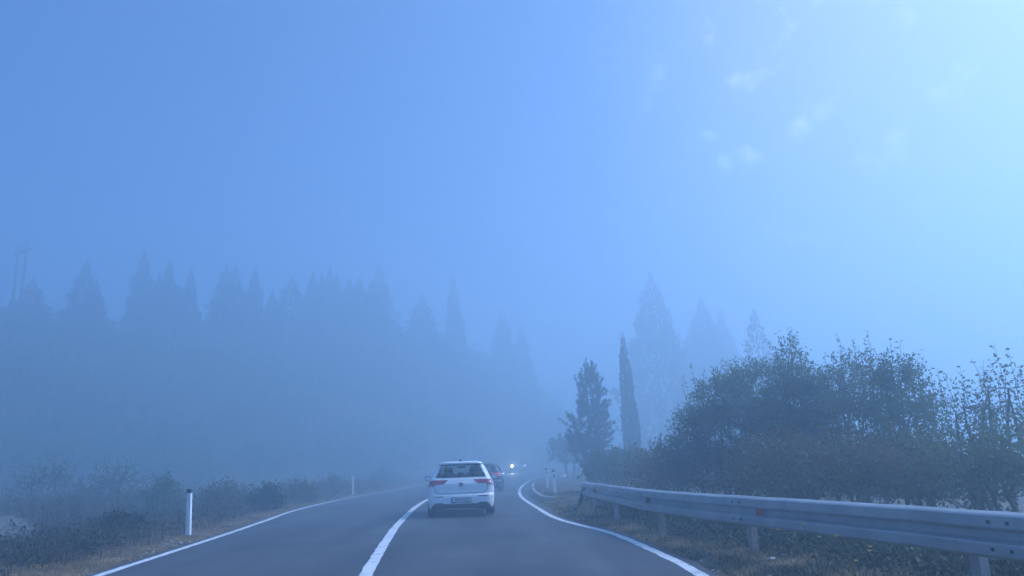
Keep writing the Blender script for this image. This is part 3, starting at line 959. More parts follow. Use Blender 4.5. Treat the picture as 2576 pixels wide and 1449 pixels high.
delineator((1.50, 40.6, terrain(1.5, 40.6)), R(4), 1.0, (R(-2.5), 0), 'fainter white marker post with long dark reflector, behind the kerb', m_cap_worn, m_cap)

# ------------------------------------------------------------------ power pole pair on the hill
PX_D = 87.0
a0, a1 = at(37, 718, PX_D + 1.2), at(57, 718, PX_D - 1.2)
b0, b1 = at(49, 617, PX_D + 1.2), at(70, 605, PX_D - 1.2)
m_wood = mat('weathered_pole', (0.10, 0.085, 0.07), 0.9, var=0.3, vscale=6)
pyl = empty('power_pole', (a0.x, a0.y, a0.z - 3), 0, 'faint twin-pole power line support with a crossarm at far left', 'power pole')
def pp(name, bm):
    o = from_bm(name, bm, m_wood, pyl)
    for v in o.data.vertices: v.co -= pyl.location
for lo, hi in ((a0, b0), (a1, b1)):
    bm = bmesh.new(); k = (hi - lo)
    add_tube(bm, [lo - k * 1.2, lo, hi], [.24, .19, .13], 10)
    pp('pole', bm)
c0, c1 = at(35, 642, PX_D + 2.1), at(80, 623.5, PX_D - 2.1)
bm = bmesh.new(); add_tube(bm, [c0, (c0 + c1) / 2, c1], [.12, .24, .12], 8)
pp('crossarm', bm)

# ------------------------------------------------------------------ foliage
rng = np.random.default_rng(7)
m_bark = mat('bark', (0.055, 0.045, 0.035), 0.95, col2=(0.10, 0.085, 0.07), vscale=6, bump=0.5)
m_leaf = leaf_mat('bush_leaf', (0.06, 0.10, 0.034), (0.13, 0.18, 0.06), 0.9, trans=0.5)
m_leaf_pale = leaf_mat('pale_bush_leaf', (0.085, 0.12, 0.05), (0.16, 0.20, 0.09), 1.1, trans=0.48)
m_leaf_brown = leaf_mat('autumn_leaf', (0.08, 0.075, 0.035), (0.16, 0.135, 0.06), 1.1, trans=0.4)
m_cyp = leaf_mat('cypress_foliage', (0.030, 0.048, 0.026), (0.055, 0.080, 0.040), 0.6, trans=0.08, rough=0.8)
m_pine = leaf_mat('pine_needles', (0.025, 0.045, 0.022), (0.05, 0.075, 0.035), 0.9, trans=0.12, rough=0.7)
m_weed = leaf_mat('weed_leaf', (0.022, 0.036, 0.014), (0.06, 0.075, 0.03), 0.8, trans=0.2)
m_straw = leaf_mat('dry_grass', (0.22, 0.16, 0.07), (0.42, 0.30, 0.13), 1.5, trans=0.2, rough=0.8)
m_grass = leaf_mat('green_grass', (0.035, 0.06, 0.016), (0.10, 0.12, 0.042), 1.3, trans=0.2, rough=0.7)
m_tawny = leaf_mat('tawny_grass', (0.06, 0.05, 0.035), (0.12, 0.095, 0.06), 0.7, trans=0.2, rough=0.8)
m_flower = mat('yellow_flower', (0.75, 0.52, 0.06), 0.6, var=0.15)

def unit(v):
    return v / np.maximum(1e-9, np.linalg.norm(v, axis=-1, keepdims=True))
def rand_dir(n):
    return unit(rng.normal(size=(n, 3)))
def leaves(P, D, ln, wd, droop=0.2):
    """diamond leaves at points P along directions D"""
    n = len(P)
    ln = np.asarray(ln).reshape(-1, 1) * np.ones((n, 1)); wd = np.asarray(wd).reshape(-1, 1) * np.ones((n, 1))
    D = unit(D + np.array([0, 0, -droop]))
    S = unit(np.cross(D, rand_dir(n)))
    return np.stack([P, P + D * ln * .45 + S * wd / 2, P + D * ln, P + D * ln * .45 - S * wd / 2], axis=1)

def skeleton_shrub(name, base, label, cat, lobes, n_twigs, lpt, ln, wd, m, stems=5, shoots=(), group=None, spread=.35, bare=0.0, twig_len=.5, stemr=.045):
    """woody plant: stems up through the crown, twigs to the surface of its lobes, leaves along every twig"""
    root = empty(name, base, 0, label, cat, group)
    base = np.array(base, float)
    bm = bmesh.new()
    lob = [(np.array(c, float) - base, np.array(r, float)) for c, r in lobes]
    vol = np.array([r[0] * r[1] * r[2] for _, r in lob]); vol /= vol.sum()
    knots = []
    for k in range(stems):
        c, r = lob[k % len(lob)]
        top = c + r * np.array([rng.uniform(-.5, .5), rng.uniform(-.5, .5), rng.uniform(.2, .75)])
        b = np.array([c[0] * .45 + rng.normal() * spread * .5, c[1] * .45 + rng.normal() * spread * .5, -.1])
        pts = []
        for i in range(9):
            t = i / 8
            p = b + (top - b) * np.array([t ** 1.25, t ** 1.25, t]) + rng.normal(size=3) * .035 * (0 < i < 8)
            pts.append(p); knots.append(p)
        add_tube(bm, pts, [stemr * (1 - .85 * i / 8) + .006 for i in range(9)], 6)
    knots = np.array(knots)
    LP, LD = [], []
    for k in range(n_twigs):
        c, r = lob[rng.choice(len(lob), p=vol)]
        d = rand_dir(1)[0]
        d[2] = d[2] if d[2] > -.55 else -d[2]
        rad = rng.uniform(.35, 1.0) ** .45
        q = c + d * r * rad
        if q[2] < .08: q[2] = rng.uniform(.08, .4)
        j = np.argmin(np.linalg.norm(knots - q, axis=1) + rng.uniform(0, .25, len(knots)) + np.maximum(0, knots[:, 2] - q[2]) * .8)
        s = knots[j]
        out = unit(d + np.array([0, 0, rng.uniform(.1, .9)]) + rng.normal(size=3) * .35)
        tip = q + out * twig_len * rng.uniform(.5, 1.2)
        mid = (s + q) / 2 + np.array([0, 0, -.04 + .1 * rng.random()])
        if k % 4 == 0 and np.linalg.norm(s - q) < .75:
            add_tube(bm, [s, mid, q, tip], [.008, .006, .004, .0015], 4, caps=False)
        nl = max(2, int(lpt * rng.uniform(.6, 1.4)))
        tt = rng.uniform(-.5, 1.05, nl)[:, None]
        P = q + (tip - q) * tt + rng.normal(size=(nl, 3)) * .035
        LP.append(P); LD.append(out * .4 + rand_dir(nl))
    for sx_, sy_, sz_, L_ in shoots:                                   # long shoots standing out of the crown
        q = np.array([sx_, sy_, sz_]) - base
        b = q - np.array([rng.normal() * .1 * L_, rng.normal() * .1, L_])
        add_tube(bm, [b, (b + q) / 2 + rng.normal(size=3) * .03, q], [.007, .005, .002], 4, caps=False)
        nl = int(16 * L_ + 6)
        tt = rng.uniform(0, 1.02, nl)[:, None] ** .8
        LP.append(b + (q - b) * tt + rng.normal(size=(nl, 3)) * .02); LD.append(rand_dir(nl) * np.array([1, 1, .4]) + np.array([0, 0, .25]))
    P = np.concatenate(LP); D = np.concatenate(LD)
    ls = rng.uniform(.65, 1.25, len(P)) * ln
    quads('crown', leaves(P, D, ls, ls * wd), m, root)
    from_bm('trunk', bm, m_bark, root, normals=False)
    return root

BACK = 1.25                                         # how far the thicket stands back from the rail
def set_back(px, Y): return BACK if px > 1590 and Y < 17 else 1.0
def P3(px, py, Y):
    p = at(px, py, Y * set_back(px, Y)); return (p.x, p.y, p.z)
def lobe(px, py, Y, rx, ry, rz):
    k = set_back(px, Y)
    return (P3(px, py, Y), (rx * k, ry * k, rz * k))
def foot(px, Y):
    p = at(px, 1000, Y * set_back(px, Y)); return (p.x, p.y, terrain(p.x, p.y))

SH = lambda *a: [(*P3(px, py, Y), L_ * set_back(px, Y)) for px, py, Y, L_ in a]
GR = 'bushes and young trees behind the guard rail'
skeleton_shrub('bush', foot(1840, 15.5), 'broad round bush with drooping branch tips at the left end of the roadside thicket', 'bush',
    [lobe(1890, 975, 15.5, .62, .8, .42), lobe(1825, 1010, 15.3, .62, .8, .45), lobe(1765, 1085, 15.2, .55, .7, .45), lobe(1870, 1100, 15, 1.1, 1.0, .75), lobe(1725, 1165, 15, .55, .7, .45), lobe(1800, 1190, 15, .9, .8, .5), lobe(1900, 1200, 14.6, 1.0, .8, .5)],
    2300, 18, .066, .52, m_leaf_pale, 9, SH((1738, 914, 15.6, .7), (1720, 940, 15.6, .6), (1772, 925, 15.6, .5), (1850, 893, 15.6, .4), (1898, 897, 15.6, .4), (1705, 1010, 15.3, .6), (1672, 1068, 15.2, .5), (1665, 1090, 15.2, .4), (1790, 918, 15.5, .4), (1815, 905, 15.5, .4), (1870, 900, 15.5, .3), (1920, 900, 15.5, .4), (1690, 1040, 15.3, .4)), GR, twig_len=.3)
skeleton_shrub('young_tree', foot(1985, 14), 'young leafy tree with a dense upright head rising in the middle of the thicket', 'tree',
    [lobe(1985, 905, 14, .27, .35, .30), lobe(1995, 960, 14, .42, .6, .3), lobe(2010, 1030, 13.8, .75, .8, .5), lobe(1985, 1130, 13.6, .9, .8, .7), lobe(2030, 1210, 13.2, .9, .7, .5)],
    1600, 18, .066, .52, m_leaf, 8, SH((1990, 821, 14, .5), (1957, 845, 14, .4), (1978, 848, 14, .3), (2003, 850, 14, .4), (2025, 895, 14, .4), (1948, 880, 14, .4), (1965, 860, 14, .3), (2040, 925, 14, .4), (2013, 868, 14, .3)), GR, twig_len=.3)
skeleton_shrub('young_tree', foot(2160, 13), 'young tree with several tall thin leafy shoots, right of the dense upright one', 'tree',
    [lobe(2150, 950, 13.2, .40, .5, .32), lobe(2185, 1000, 13.2, .5, .6, .42), lobe(2090, 985, 13.4, .38, .5, .32), lobe(2130, 1080, 13, .75, .8, .55), lobe(2150, 1190, 12.6, .9, .7, .5)],
    1050, 16, .068, .52, m_leaf_pale, 8, SH((2110, 845, 13.2, .7), (2120, 868, 13.2, .6), (2143, 850, 13.2, .6), (2180, 828, 13.2, .75), (2172, 850, 13.2, .6), (2160, 868, 13.2, .5), (2130, 880, 13.3, .5), (2098, 880, 13.3, .5), (2075, 885, 13.4, .6), (2200, 880, 13.2, .5), (2062, 915, 13.4, .5), (2190, 862, 13.2, .5), (2150, 900, 13.2, .4)), GR, twig_len=.28)
skeleton_shrub('young_tree', foot(2290, 12), 'loose young tree with gaps of sky in its crown, second from the right', 'tree',
    [lobe(2245, 965, 12.2, .33, .5, .33), lobe(2285, 1000, 12, .42, .5, .36), lobe(2330, 1060, 12, .38, .5, .36), lobe(2260, 1090, 11.8, .55, .6, .5), lobe(2290, 1190, 11.5, .8, .6, .5)],
    680, 15, .07, .52, m_leaf, 7, SH((2237, 846, 12.2, .7), (2250, 870, 12.2, .6), (2262, 858, 12.2, .6), (2310, 878, 12.1, .7), (2296, 885, 12.1, .5), (2280, 892, 12.1, .5), (2322, 900, 12, .5), (2340, 935, 12, .5), (2218, 885, 12.2, .5), (2270, 905, 12.2, .5), (2228, 905, 12.2, .5)), GR, twig_len=.28)
skeleton_shrub('young_tree', foot(2480, 10.5), 'sparse half-bare young tree with thin open branches at the right edge', 'tree',
    [lobe(2480, 1010, 10.6, .42, .5, .30), lobe(2540, 1020, 10.5, .42, .5, .36), lobe(2425, 1060, 10.6, .36, .5, .3), lobe(2500, 1120, 10.4, .7, .6, .45), lobe(2580, 1150, 10.2, .6, .6, .6), lobe(2400, 1170, 10.4, .6, .5, .4)],
    300, 10, .076, .52, m_leaf_pale, 9, SH((2500, 866, 10.6, 1.0), (2490, 905, 10.6, .8), (2535, 878, 10.5, .9), (2528, 920, 10.5, .7), (2415, 925, 10.6, .8), (2445, 903, 10.6, .8), (2460, 930, 10.6, .6), (2470, 915, 10.6, .6), (2570, 940, 10.4, .7), (2380, 955, 10.8, .5), (2358, 925, 10.9, .6), (2365, 950, 10.9, .5), (2400, 960, 10.7, .5)), GR, spread=.5, twig_len=.4)
skeleton_shrub('bush', foot(2120, 10.6), 'dark low bush right behind the guard rail below the young trees', 'bush',
    [lobe(2050, 1195, 11.2, .9, .6, .4), lobe(2180, 1215, 10.4, .8, .5, .38), lobe(2300, 1215, 9.8, .7, .5, .4), lobe(1960, 1210, 12, .8, .6, .4)],
    760, 15, .075, .55, m_leaf_brown, 8, (), GR)
skeleton_shrub('bush', foot(2450, 9), 'low pale bush behind the guard rail at the right edge', 'bush',
    [lobe(2420, 1225, 9.2, .6, .5, .36), lobe(2540, 1230, 8.8, .6, .5, .4), lobe(2600, 1180, 9, .5, .5, .4)],
    420, 14, .075, .55, m_leaf_pale, 6, (), GR)
skeleton_shrub('bush', foot(1640, 25), 'hazy low bush between the tall cypress and the thicket, behind the rail', 'bush',
    [lobe(1645, 1178, 25, .9, .9, .40), lobe(1590, 1190, 29, .9, .9, .38), lobe(1700, 1178, 21, .9, .9, .42), lobe(1650, 1205, 24, 1.2, .9, .3), lobe(1700, 1212, 20, .9, .9, .3)],
    520, 14, .085, .6, m_leaf_brown, 7, SH((1660, 1085, 24, .8), (1635, 1100, 25, .8), (1690, 1090, 22, .8), (1610, 1120, 26, .7)), GR)

# ---- conifers
def conifer_mesh(h, prof_, n, size, aspect, up, seed, ragged=.12):
    """sprays of foliage through a crown whose half-width at height t is prof_(t)"""
    global rng
    rng = np.random.default_rng(seed)
    t = rng.uniform(0, 1, n * 2)
    wv = np.array([prof_(x) for x in t])
    keep = rng.uniform(0, wv.max(), n * 2) < wv * .85 + .15 * wv.max()
    t, wv = t[keep][:n], wv[keep][:n]
    a = rng.uniform(0, 2 * PI, len(t))
    lump = 1 + ragged * np.array([2.2 * pnoise((math.cos(x) * 1.5, math.sin(x) * 1.5, y * h * .8 + seed)) for x, y in zip(a, t)]) + rng.normal(size=len(t)) * ragged * .5
    r = wv * lump * rng.uniform(.25, 1, len(t)) ** .4
    P = np.stack([np.cos(a) * r, np.sin(a) * r, t * h], axis=1)
    D = unit(np.stack([np.cos(a), np.sin(a), np.full(len(t), up)], axis=1) + rng.normal(size=(len(t), 3)) * .3)
    s = size * rng.uniform(.6, 1.3, len(t)) * (.28 + .72 * np.minimum(1, (1 - t) * 3.2))
    D[:, 2] += np.maximum(0, t - .7) * 4
    return leaves(P, D, s, s * aspect, 0.0)

def tree_thing(name, tip_px, tip_py, Y, base_z, V, h0, label, m, cat='tree', trunk_r=.18, group=None, wscale=1.0, lean=None, skirt=0.03):
    tip = at(tip_px, tip_py, Y)
    h = tip.z - base_z
    root = empty(name, (tip.x, tip.y, base_z), rng.uniform(0, 6), label, cat, group)
    Q = np.array(V, dtype=np.float32).copy()
    Q[..., 2] *= h / h0; Q[..., :2] *= wscale
    if lean:
        root.rotation_euler = (0, 0, 0)
        Q[..., 0] += (Q[..., 2] - h) * lean[0]; Q[..., 1] += (Q[..., 2] - h) * lean[1]
    quads('crown', Q, m, root)
    bm = bmesh.new()
    x0 = -h * lean[0] if lean else 0
    add_tube(bm, [(x0, 0, -.6), (x0, 0, h * .05), (x0 * .5, 0, h * .5), (0, 0, h * .96)], [trunk_r * 1.15, trunk_r, trunk_r * .6, .02], 8)
    from_bm('trunk', bm, m_bark, root)
    return root

cyp = lambda t: (.5 * min(1, t / .06) ** .6) * (1 - t) ** .95 * (1 + .07 * math.sin(t * 31)) + .008
con = lambda t: min(1, t / .06 + .3) * (1 - t) ** 1.05 * (1 + .10 * math.sin(t * 37)) + .006
V_cyp = [conifer_mesh(10, lambda t: 1.65 * cyp(t) * 2, 4200, .5, .34, 2.2, s, .2) for s in (1, 2)]
V_con = [conifer_mesh(12, lambda t: 5.2 * con(t), 5000, .62, .40, .6, s, .30) for s in (3, 4)]
V_col = conifer_mesh(10, lambda t: .56 * min(1, t / .08 + .2) ** .5 * (1 - t) ** .5 + .01, 3600, .30, .34, 3.0, 6, .14)
HG = 'trees on the foggy hillside'
def hill(px, py, kind, wscale, label, dY=0.0, drop=None):
    Y = interp(px, [q[0] for q in RIDGE], [q[1] for q in RIDGE]) + dY
    tip = at(px, py, Y)
    g = terrain(tip.x, tip.y)
    V, h0 = (V_cyp[int(px) % 2], 10) if kind == 'cypress' else (V_con[int(px) % 2], 12)
    h = tip.z - g
    tree_thing({'cypress': 'cypress_tree', 'conifer': 'conifer_tree'}[kind], px, py, Y, g, V, h0, label, m_cyp, group=HG, wscale=wscale * h / (1.65 if kind == 'cypress' else 5.2), trunk_r=.16)
HILL = [
    (85, 700, 'conifer', 0.42, 'flat-topped pine on the skyline just right of the twin power poles'),
    (220, 652, 'conifer', 0.28, 'broad feathery conifer standing apart, first tall one right of the power poles'),
    (244, 703, 'conifer', 0.3, 'short conifer against the right flank of the first broad feathery one'),
    (365, 629, 'cypress', 0.17, 'tallest pointed tree of the left skyline, a slim spire'),
    (402, 688, 'cypress', 0.2, 'shorter pointed tree touching the right flank of the tallest spire'),
    (428, 657, 'cypress', 0.17, 'second spire right of the tallest one on the left skyline'),
    (455, 722, 'cypress', 0.28, 'very small pointed tree in the gap left of the lone slim cypress'),
    (482, 673, 'cypress', 0.16, 'lone slim cypress with gaps on both sides'),
    (571, 664, 'conifer', 0.3, 'broad bushy conifer, left half of a twin-topped clump'),
    (592, 668, 'conifer', 0.3, 'broad bushy conifer, right half of a twin-topped clump'),
    (643, 671, 'cypress', 0.17, 'narrow spire just right of the twin-topped clump'),
    (686, 728, 'cypress', 0.22, 'smallest spire in the gap between the clump and the ragged pine'),
    (735, 693, 'conifer', 0.4, 'ragged blunt-topped pine in the middle of the skyline'),
    (788, 684, 'cypress', 0.2, 'first of a close row of spires right of the ragged pine'),
    (811, 688, 'cypress', 0.2, 'second of the close row of spires, the lowest one'),
    (831, 671, 'cypress', 0.17, 'tallest of the close row of spires right of the ragged pine'),
    (848, 690, 'cypress', 0.2, 'last spire of the close row, on its right flank'),
    (879, 703, 'cypress', 0.28, 'rounded pair of low trees, the left one, before the big pointed conifer'),
    (904, 700, 'cypress', 0.28, 'rounded pair of low trees, the right one, before the big pointed conifer'),
    (954, 664, 'conifer', 0.27, 'big pointed conifer at the right end of the dense skyline'),
    (936, 702, 'conifer', 0.3, 'small conifer on the left shoulder of the big pointed one'),
    (1062, 738, 'conifer', 0.4, 'low faint conifer on the slope right of the big pointed one'),
    (1140, 683, 'cypress', 0.13, 'lone faint cypress standing tall above the slope in the picture centre'),
    (1262, 775, 'cypress', 0.2, 'very faint cypress low on the slope above the cars'),
    (1310, 812, 'cypress', 0.18, 'faintest cypress, last one down the slope towards the road gap'),
]
for px, py, kind, ws_, lb in HILL:
    hill(px, py, kind, ws_, lb)
RG = 'conifers on the right of the road'
def solo(name, px, py, Y, kind, ws_, label, lean=None, m=m_cyp, tr=.2):
    tip = at(px, py, Y); g = terrain(tip.x, tip.y)
    V, h0, w0 = (V_col, 10, tip.z) if kind == 'column' else (V_cyp[0], 10, 1.65)
    tree_thing(name, px, py, Y, g - .2, V, h0, label, m, group=RG, wscale=ws_ * tip.z / w0, lean=lean, trunk_r=tr)
V_big = conifer_mesh(20, lambda t: 6.6 * con(t) ** .85, 8500, .75, .40, 1.0, 9, .26)
tree_thing('conifer_tree', 1635, 690, 104, 0.2, V_big, 20, 'huge dark conifer towering right of the road, upper half a ragged cone', m_cyp, group=RG, trunk_r=.4)
solo('cypress_tree', 1565, 838, 54, 'column', 1.15, 'slender leaning cypress in front of the huge conifer', lean=(-.018, 0))
solo('cypress_tree', 1762, 754, 118, 'cypress', .28, 'faint broad cypress right of the huge conifer')
solo('cypress_tree', 1811, 782, 124, 'cypress', .2, 'faintest cypress on the right, beside the broad faint one')
V_spr = conifer_mesh(12, lambda t: 4.2 * (1 - t) ** 1.1 * (1 + .30 * math.sin(t * 75)) + .03, 3600, .7, .18, -.05, 21, .3)
tree_thing('spruce_tree', 1895, 778, 72, 0.0, V_spr, 12, 'spiky spruce with feathery side branches behind the thicket', m_cyp, group=RG, trunk_r=.12, wscale=1.0)

# ---- pine with upswept, bottlebrush branches by the right verge
def pine():
    base = foot(1478, 43)
    root = empty('pine_tree', base, 0, 'bushy young pine with upswept brush-like branch tips on the right verge', 'tree', RG)
    bx = np.array(base)
    H = at(1467, 905, 43).z - bx[2]
    bm = bmesh.new()
    add_tube(bm, [(0.05, 0, -.3), (0, 0, H * .5), (-.05, 0, H * .98)], [.13, .09, .02], 8)
    LP, LD = [], []
    def tuft(p0, p1, n, ln):
        t = rng.uniform(.0, 1.0, n)[:, None]
        LP.append(p0 + (p1 - p0) * t); LD.append(unit(rand_dir(n) + unit(p1 - p0) * .9) * ln)
    prof_ = [(.10, .3), (.2, .45), (.35, .75), (.45, 1.05), (.55, .98), (.63, .60), (.72, .66), (.82, .52), (.9, .36), (1.0, .1)]
    for k in range(150):
        t = rng.uniform(.10, .98) if k % 3 else rng.uniform(.3, .6)
        rmax = 1.6 * interp(t, [q[0] for q in prof_], [q[1] for q in prof_]) * rng.uniform(.75, 1.12)
        a = rng.uniform(0, 2 * PI)
        d = np.array([math.cos(a), math.sin(a), 0])
        rmax *= (1.15 if d[0] < 0 and t < .55 else .9 if t < .55 else 1.05 if d[0] > 0 else .85) * (1 + .25 * math.sin(a * 3 + t * 19))
        s = np.array([0.12 * (t > .6), 0, t * H * .93 - .25 * rmax])
        q = s + d * rmax * .72 + np.array([0, 0, .12 * rmax]); e = s + d * rmax + np.array([0, 0, rng.uniform(.35, .6)])
        add_tube(bm, [s, q, e], [.022, .012, .004], 4, caps=False)
        tuft(q, e, 70, .15)
        for j in range(3):
            u = rng.uniform(.45, 1); b_ = s + (q - s) * u
            f = b_ + unit(d + rng.normal(size=3) * .7 + np.array([0, 0, 1.1])) * rng.uniform(.25, .45)
            tuft(b_, f, 36, .12)
    for dx, top in ((-.25, .93), (.02, 1.0), (.50, .96), (.38, .9), (-.60, .87), (-.08, .96), (.62, .86), (-.45, .80)):
        s = np.array([dx * .4, rng.normal() * .1, H * (top - .2)]); e = np.array([dx * 1.15, rng.normal() * .15, H * top])
        add_tube(bm, [s, (s + e) / 2, e], [.02, .014, .004], 4, caps=False)
        tuft(s, e, 130, .12)
    P = np.concatenate(LP); D = np.concatenate(LD); L_ = np.linalg.norm(D, axis=1) * rng.uniform(.8, 1.3, len(P))
    quads('crown', leaves(P, D, L_ * 1.15, .036, 0.0), m_pine, root)
    from_bm('trunk', bm, m_bark, root, normals=False)
pine()
skeleton_shrub('bush', foot(1520, 33), 'dark hazy undergrowth bush at the foot of the young pine', 'bush',
    [lobe(1530, 1175, 33, .8, 1, .5), lobe(1505, 1195, 33, .6, .9, .35), lobe(1590, 1180, 32, .9, .9, .5)], 420, 14, .13, .6, m_leaf, 6, (), None)
skeleton_shrub('bush', foot(1425, 62), 'faint bush at the far end of the right verge, beyond the marker posts', 'bush',
    [lobe(1420, 1135, 62, 1.3, 1, 1.0), lobe(1445, 1150, 60, 1.2, 1, .8)], 240, 12, .22, .6, m_leaf, 5, (), None)

# ---- left bank: bushes one by one
LB = 'bushes on the left bank'
for px, pyb, pyt, hw, m, lb in [
    (668, 1287, 1222, 34, m_weed, 'dark green bush just right of the nearest left marker post'),
    (752, 1264, 1218, 44, m_leaf_brown, 'dim straggly bush midway between the two left marker posts'),
    (838, 1243, 1203, 34, m_leaf_pale, 'faint straggly bush just left of the capless marker post'),
    (405, 1292, 1192, 46, m_leaf_pale, 'pale yellowish bush behind the nearest left marker post'),
    (556, 1285, 1215, 46, m_leaf_brown, 'brownish hazy bush left of the dark green one'),
    (280, 1285, 1165, 80, m_leaf_pale, 'wide dim bush in the fog above the gravel track'),
    (110, 1290, 1160, 85, m_leaf_pale, 'pale hazy bush at the left edge above the gravel track'),
    (968, 1222, 1188, 40, m_leaf_pale, 'faint bush right of the capless marker post'),
    (1022, 1208, 1165, 36, m_leaf_pale, 'faint tall bush behind the white hatchback on the left bank'),
    (300, 1352, 1306, 40, m_weed, 'low dark shrub in the weeds left of the nearest marker post')]:
    g_ = on_ground(px, pyb)
    Y = g_.y
    b_ = (g_.x, g_.y, terrain(g_.x, g_.y))
    w_ = hw / FPX * Y
    h_ = max(.25, (at(px, pyt, Y).z - b_[2])) * .5
    zc = b_[2] + h_ * .95
    skeleton_shrub('bush', b_, lb, 'bush', [((b_[0], b_[1], zc), (w_ * .6, w_ * .6, h_ * .65)), ((b_[0] - w_ * .6, b_[1], zc - h_ * .35), (w_ * .55, w_ * .5, h_ * .5)), ((b_[0] + w_ * .65, b_[1] + .2, zc - h_ * .5), (w_ * .5, w_ * .5, h_ * .4)), ((b_[0] + w_ * .2, b_[1], zc + h_ * .35), (w_ * .3, w_ * .3, h_ * .5))],
        190, 11, .05 + Y * .0016, .6, m, 6, (), LB, twig_len=.45 * w_ + .08, stemr=.03)

# ---- scrub and low trees covering the hillside, one mass
rng = np.random.default_rng(31)
LPs, LDs, SZ = [], [], []
cnt = 0
while cnt < 2300:
    th = rng.uniform(-.80, .16); r = rng.uniform(50, 205)
    x, y = r * math.sin(th), r * math.cos(th)
    xl = float(np.interp(y, LY, LX))
    if x > xl - 4 or r < toe(th) + 1.5 or r > interp(th, _rb, _rd) + 9: continue
    if rng.random() > min(1, (r / 110) ** 1.0): continue
    cnt += 1
    z = terrain(x, y)
    hh = rng.uniform(1.4, 3.6) + (2.4 * rng.random() if r > toe(th) + 16 else 0)
    w_ = hh * rng.uniform(.5, .9)
    n = int(90 + 24 * hh)
    d = rand_dir(n); d[:, 2] = np.abs(d[:, 2])
    P = np.array([x, y, z - .1]) + d * np.array([w_, w_, hh]) * (rng.uniform(.2, 1, (n, 1)) ** .4)
    LPs.append(P); LDs.append(d + rand_dir(n) * .9); SZ.append(np.full(n, .17 + .0022 * r))
P = np.concatenate(LPs); D = np.concatenate(LDs); s = np.concatenate(SZ) * rng.uniform(.6, 1.3, len(P))
setp(quads('hillside_scrub', leaves(P, D, s, s * .6, 0.0), m_leaf), 'scrub and low woodland covering the foggy hillside', kind='stuff')

# ---- weeds and grass
def blades(name, pts, h, wd, m, label, bend=.4, tilt=.5):
    n = len(pts)
    hh = h * rng.uniform(.4, 1.3, n)
    a = rng.uniform(0, 2 * PI, n)
    d = np.stack([np.cos(a), np.sin(a), np.zeros(n)], 1)
    up = unit(np.stack([np.cos(a) * tilt * rng.random(n), np.sin(a) * tilt * rng.random(n), np.ones(n)], 1))
    s = np.stack([-np.sin(a), np.cos(a), np.zeros(n)], 1) * (wd * rng.uniform(.6, 1.4, n))[:, None]
    mid = pts + up * (hh * .55)[:, None]
    tip = pts + up * hh[:, None] + d * (hh * bend * rng.random(n))[:, None]
    Q = np.concatenate([np.stack([pts - s, pts + s, mid + s * .7, mid - s * .7], 1), np.stack([mid - s * .7, mid + s * .7, tip + s * .08, tip - s * .08], 1)])
    return setp(quads(name, Q, m), label, kind='stuff')
def scatter(n, fx, y0, y1, power=1.6, patch=0.0, pscale=.8):
    out_ = []
    while len(out_) < n:
        y = y0 + (y1 - y0) * rng.random() ** power
        x = fx(y)
        if patch and pnoise((x * pscale, y * pscale, 4.0)) < patch - .5 + rng.normal() * .15: continue
        out_.append((x, y, terrain(x, y) - .01))
    return np.array(out_)
TR = np.array([(p.x, p.y) for p in tr])
def off_track(*a):
    P = scatter(*a)
    d = np.min(np.hypot(P[:, None, 0] - TR[None, :, 0], P[:, None, 1] - TR[None, :, 1]), axis=1)
    return P[d > 0.45]
rx = lambda y: float(np.interp(y, RY, RX)); lx = lambda y: float(np.interp(y, LY, LX))
blades('dry_grass', scatter(19000, lambda y: rx(y) + .28 + abs(rng.normal()) * 1.1, 6.5, 30, 1.5, .42, 1.5), .075, .006, m_straw, 'short dry straw-coloured grass on the right verge', .8, 1.6)
blades('grass', scatter(20000, lambda y: rx(y) + .32 + abs(rng.normal()) * 1.4, 6.5, 34, 1.5, .52, 1.9), .08, .007, m_grass, 'dull green turf on the right verge', .6, 1.0)
blades('tall_grass', scatter(9000, lambda y: rx(y) + 1.9 + rng.random() * 3.2, 5.5, 24, 1.3, .35), .24, .006, m_grass, 'rank green grass under and behind the guard rail', .7, .7)
blades('dry_grass', scatter(15000, lambda y: lx(y) - .28 - abs(rng.normal()) * .7, 9.5, 34, 1.3, .4), .06, .005, m_straw, 'short dry grass fringe along the left edge of the road', .7, 1.4)
blades('tall_grass', off_track(10000, lambda y: lx(y) - .9 - rng.random() * 7.5, 9.5, 30, 1.3, .45, .6), .32, .006, m_tawny, 'tall pale dry grass stalks on the left bank', .5, .6)
blades('tall_grass', off_track(9000, lambda y: lx(y) - 7 - rng.random() * 16, 24, 46, 1.0, .4, .3), .5, .02, m_tawny, 'band of tall tawny grass beyond the gravel track', .4, .4)
def weeds(name, n, fx, y0, y1, m, label, size=.06, h=(.15, .5), nl=26, power=1.3, patch=.45):
    LP, LD, S_ = [], [], []
    for x, y, z in off_track(n, fx, y0, y1, power, patch, .7):
        hh = rng.uniform(*h); w_ = hh * rng.uniform(.4, .8)
        d = rand_dir(nl); d[:, 2] = np.abs(d[:, 2])
        LP.append(np.array([x, y, z]) + d * np.array([w_, w_, hh]) * (rng.random((nl, 1)) ** .5)); LD.append(d + rand_dir(nl) * .8)
    P = np.concatenate(LP); D = np.concatenate(LD); s = size * rng.uniform(.6, 1.4, len(P))
    return setp(quads(name, leaves(P, D, s, s * .5, .1), m), label, kind='stuff')
weeds('weeds', 1300, lambda y: lx(y) - 1.2 - rng.random() * 6.8, 9.5, 27, m_weed, 'dark green weeds filling the left bank')
rlx = lambda y: float(np.interp(y, [p.y for p in RAIL[::-1]], [p.x for p in RAIL[::-1]]))
weeds('weeds', 3000, lambda y: rlx(y) + .25 + rng.random() ** 1.3 * 5.0, 4.5, 27, m_weed, 'dark weeds under the right-hand bushes', h=(.15, .62), patch=.22)
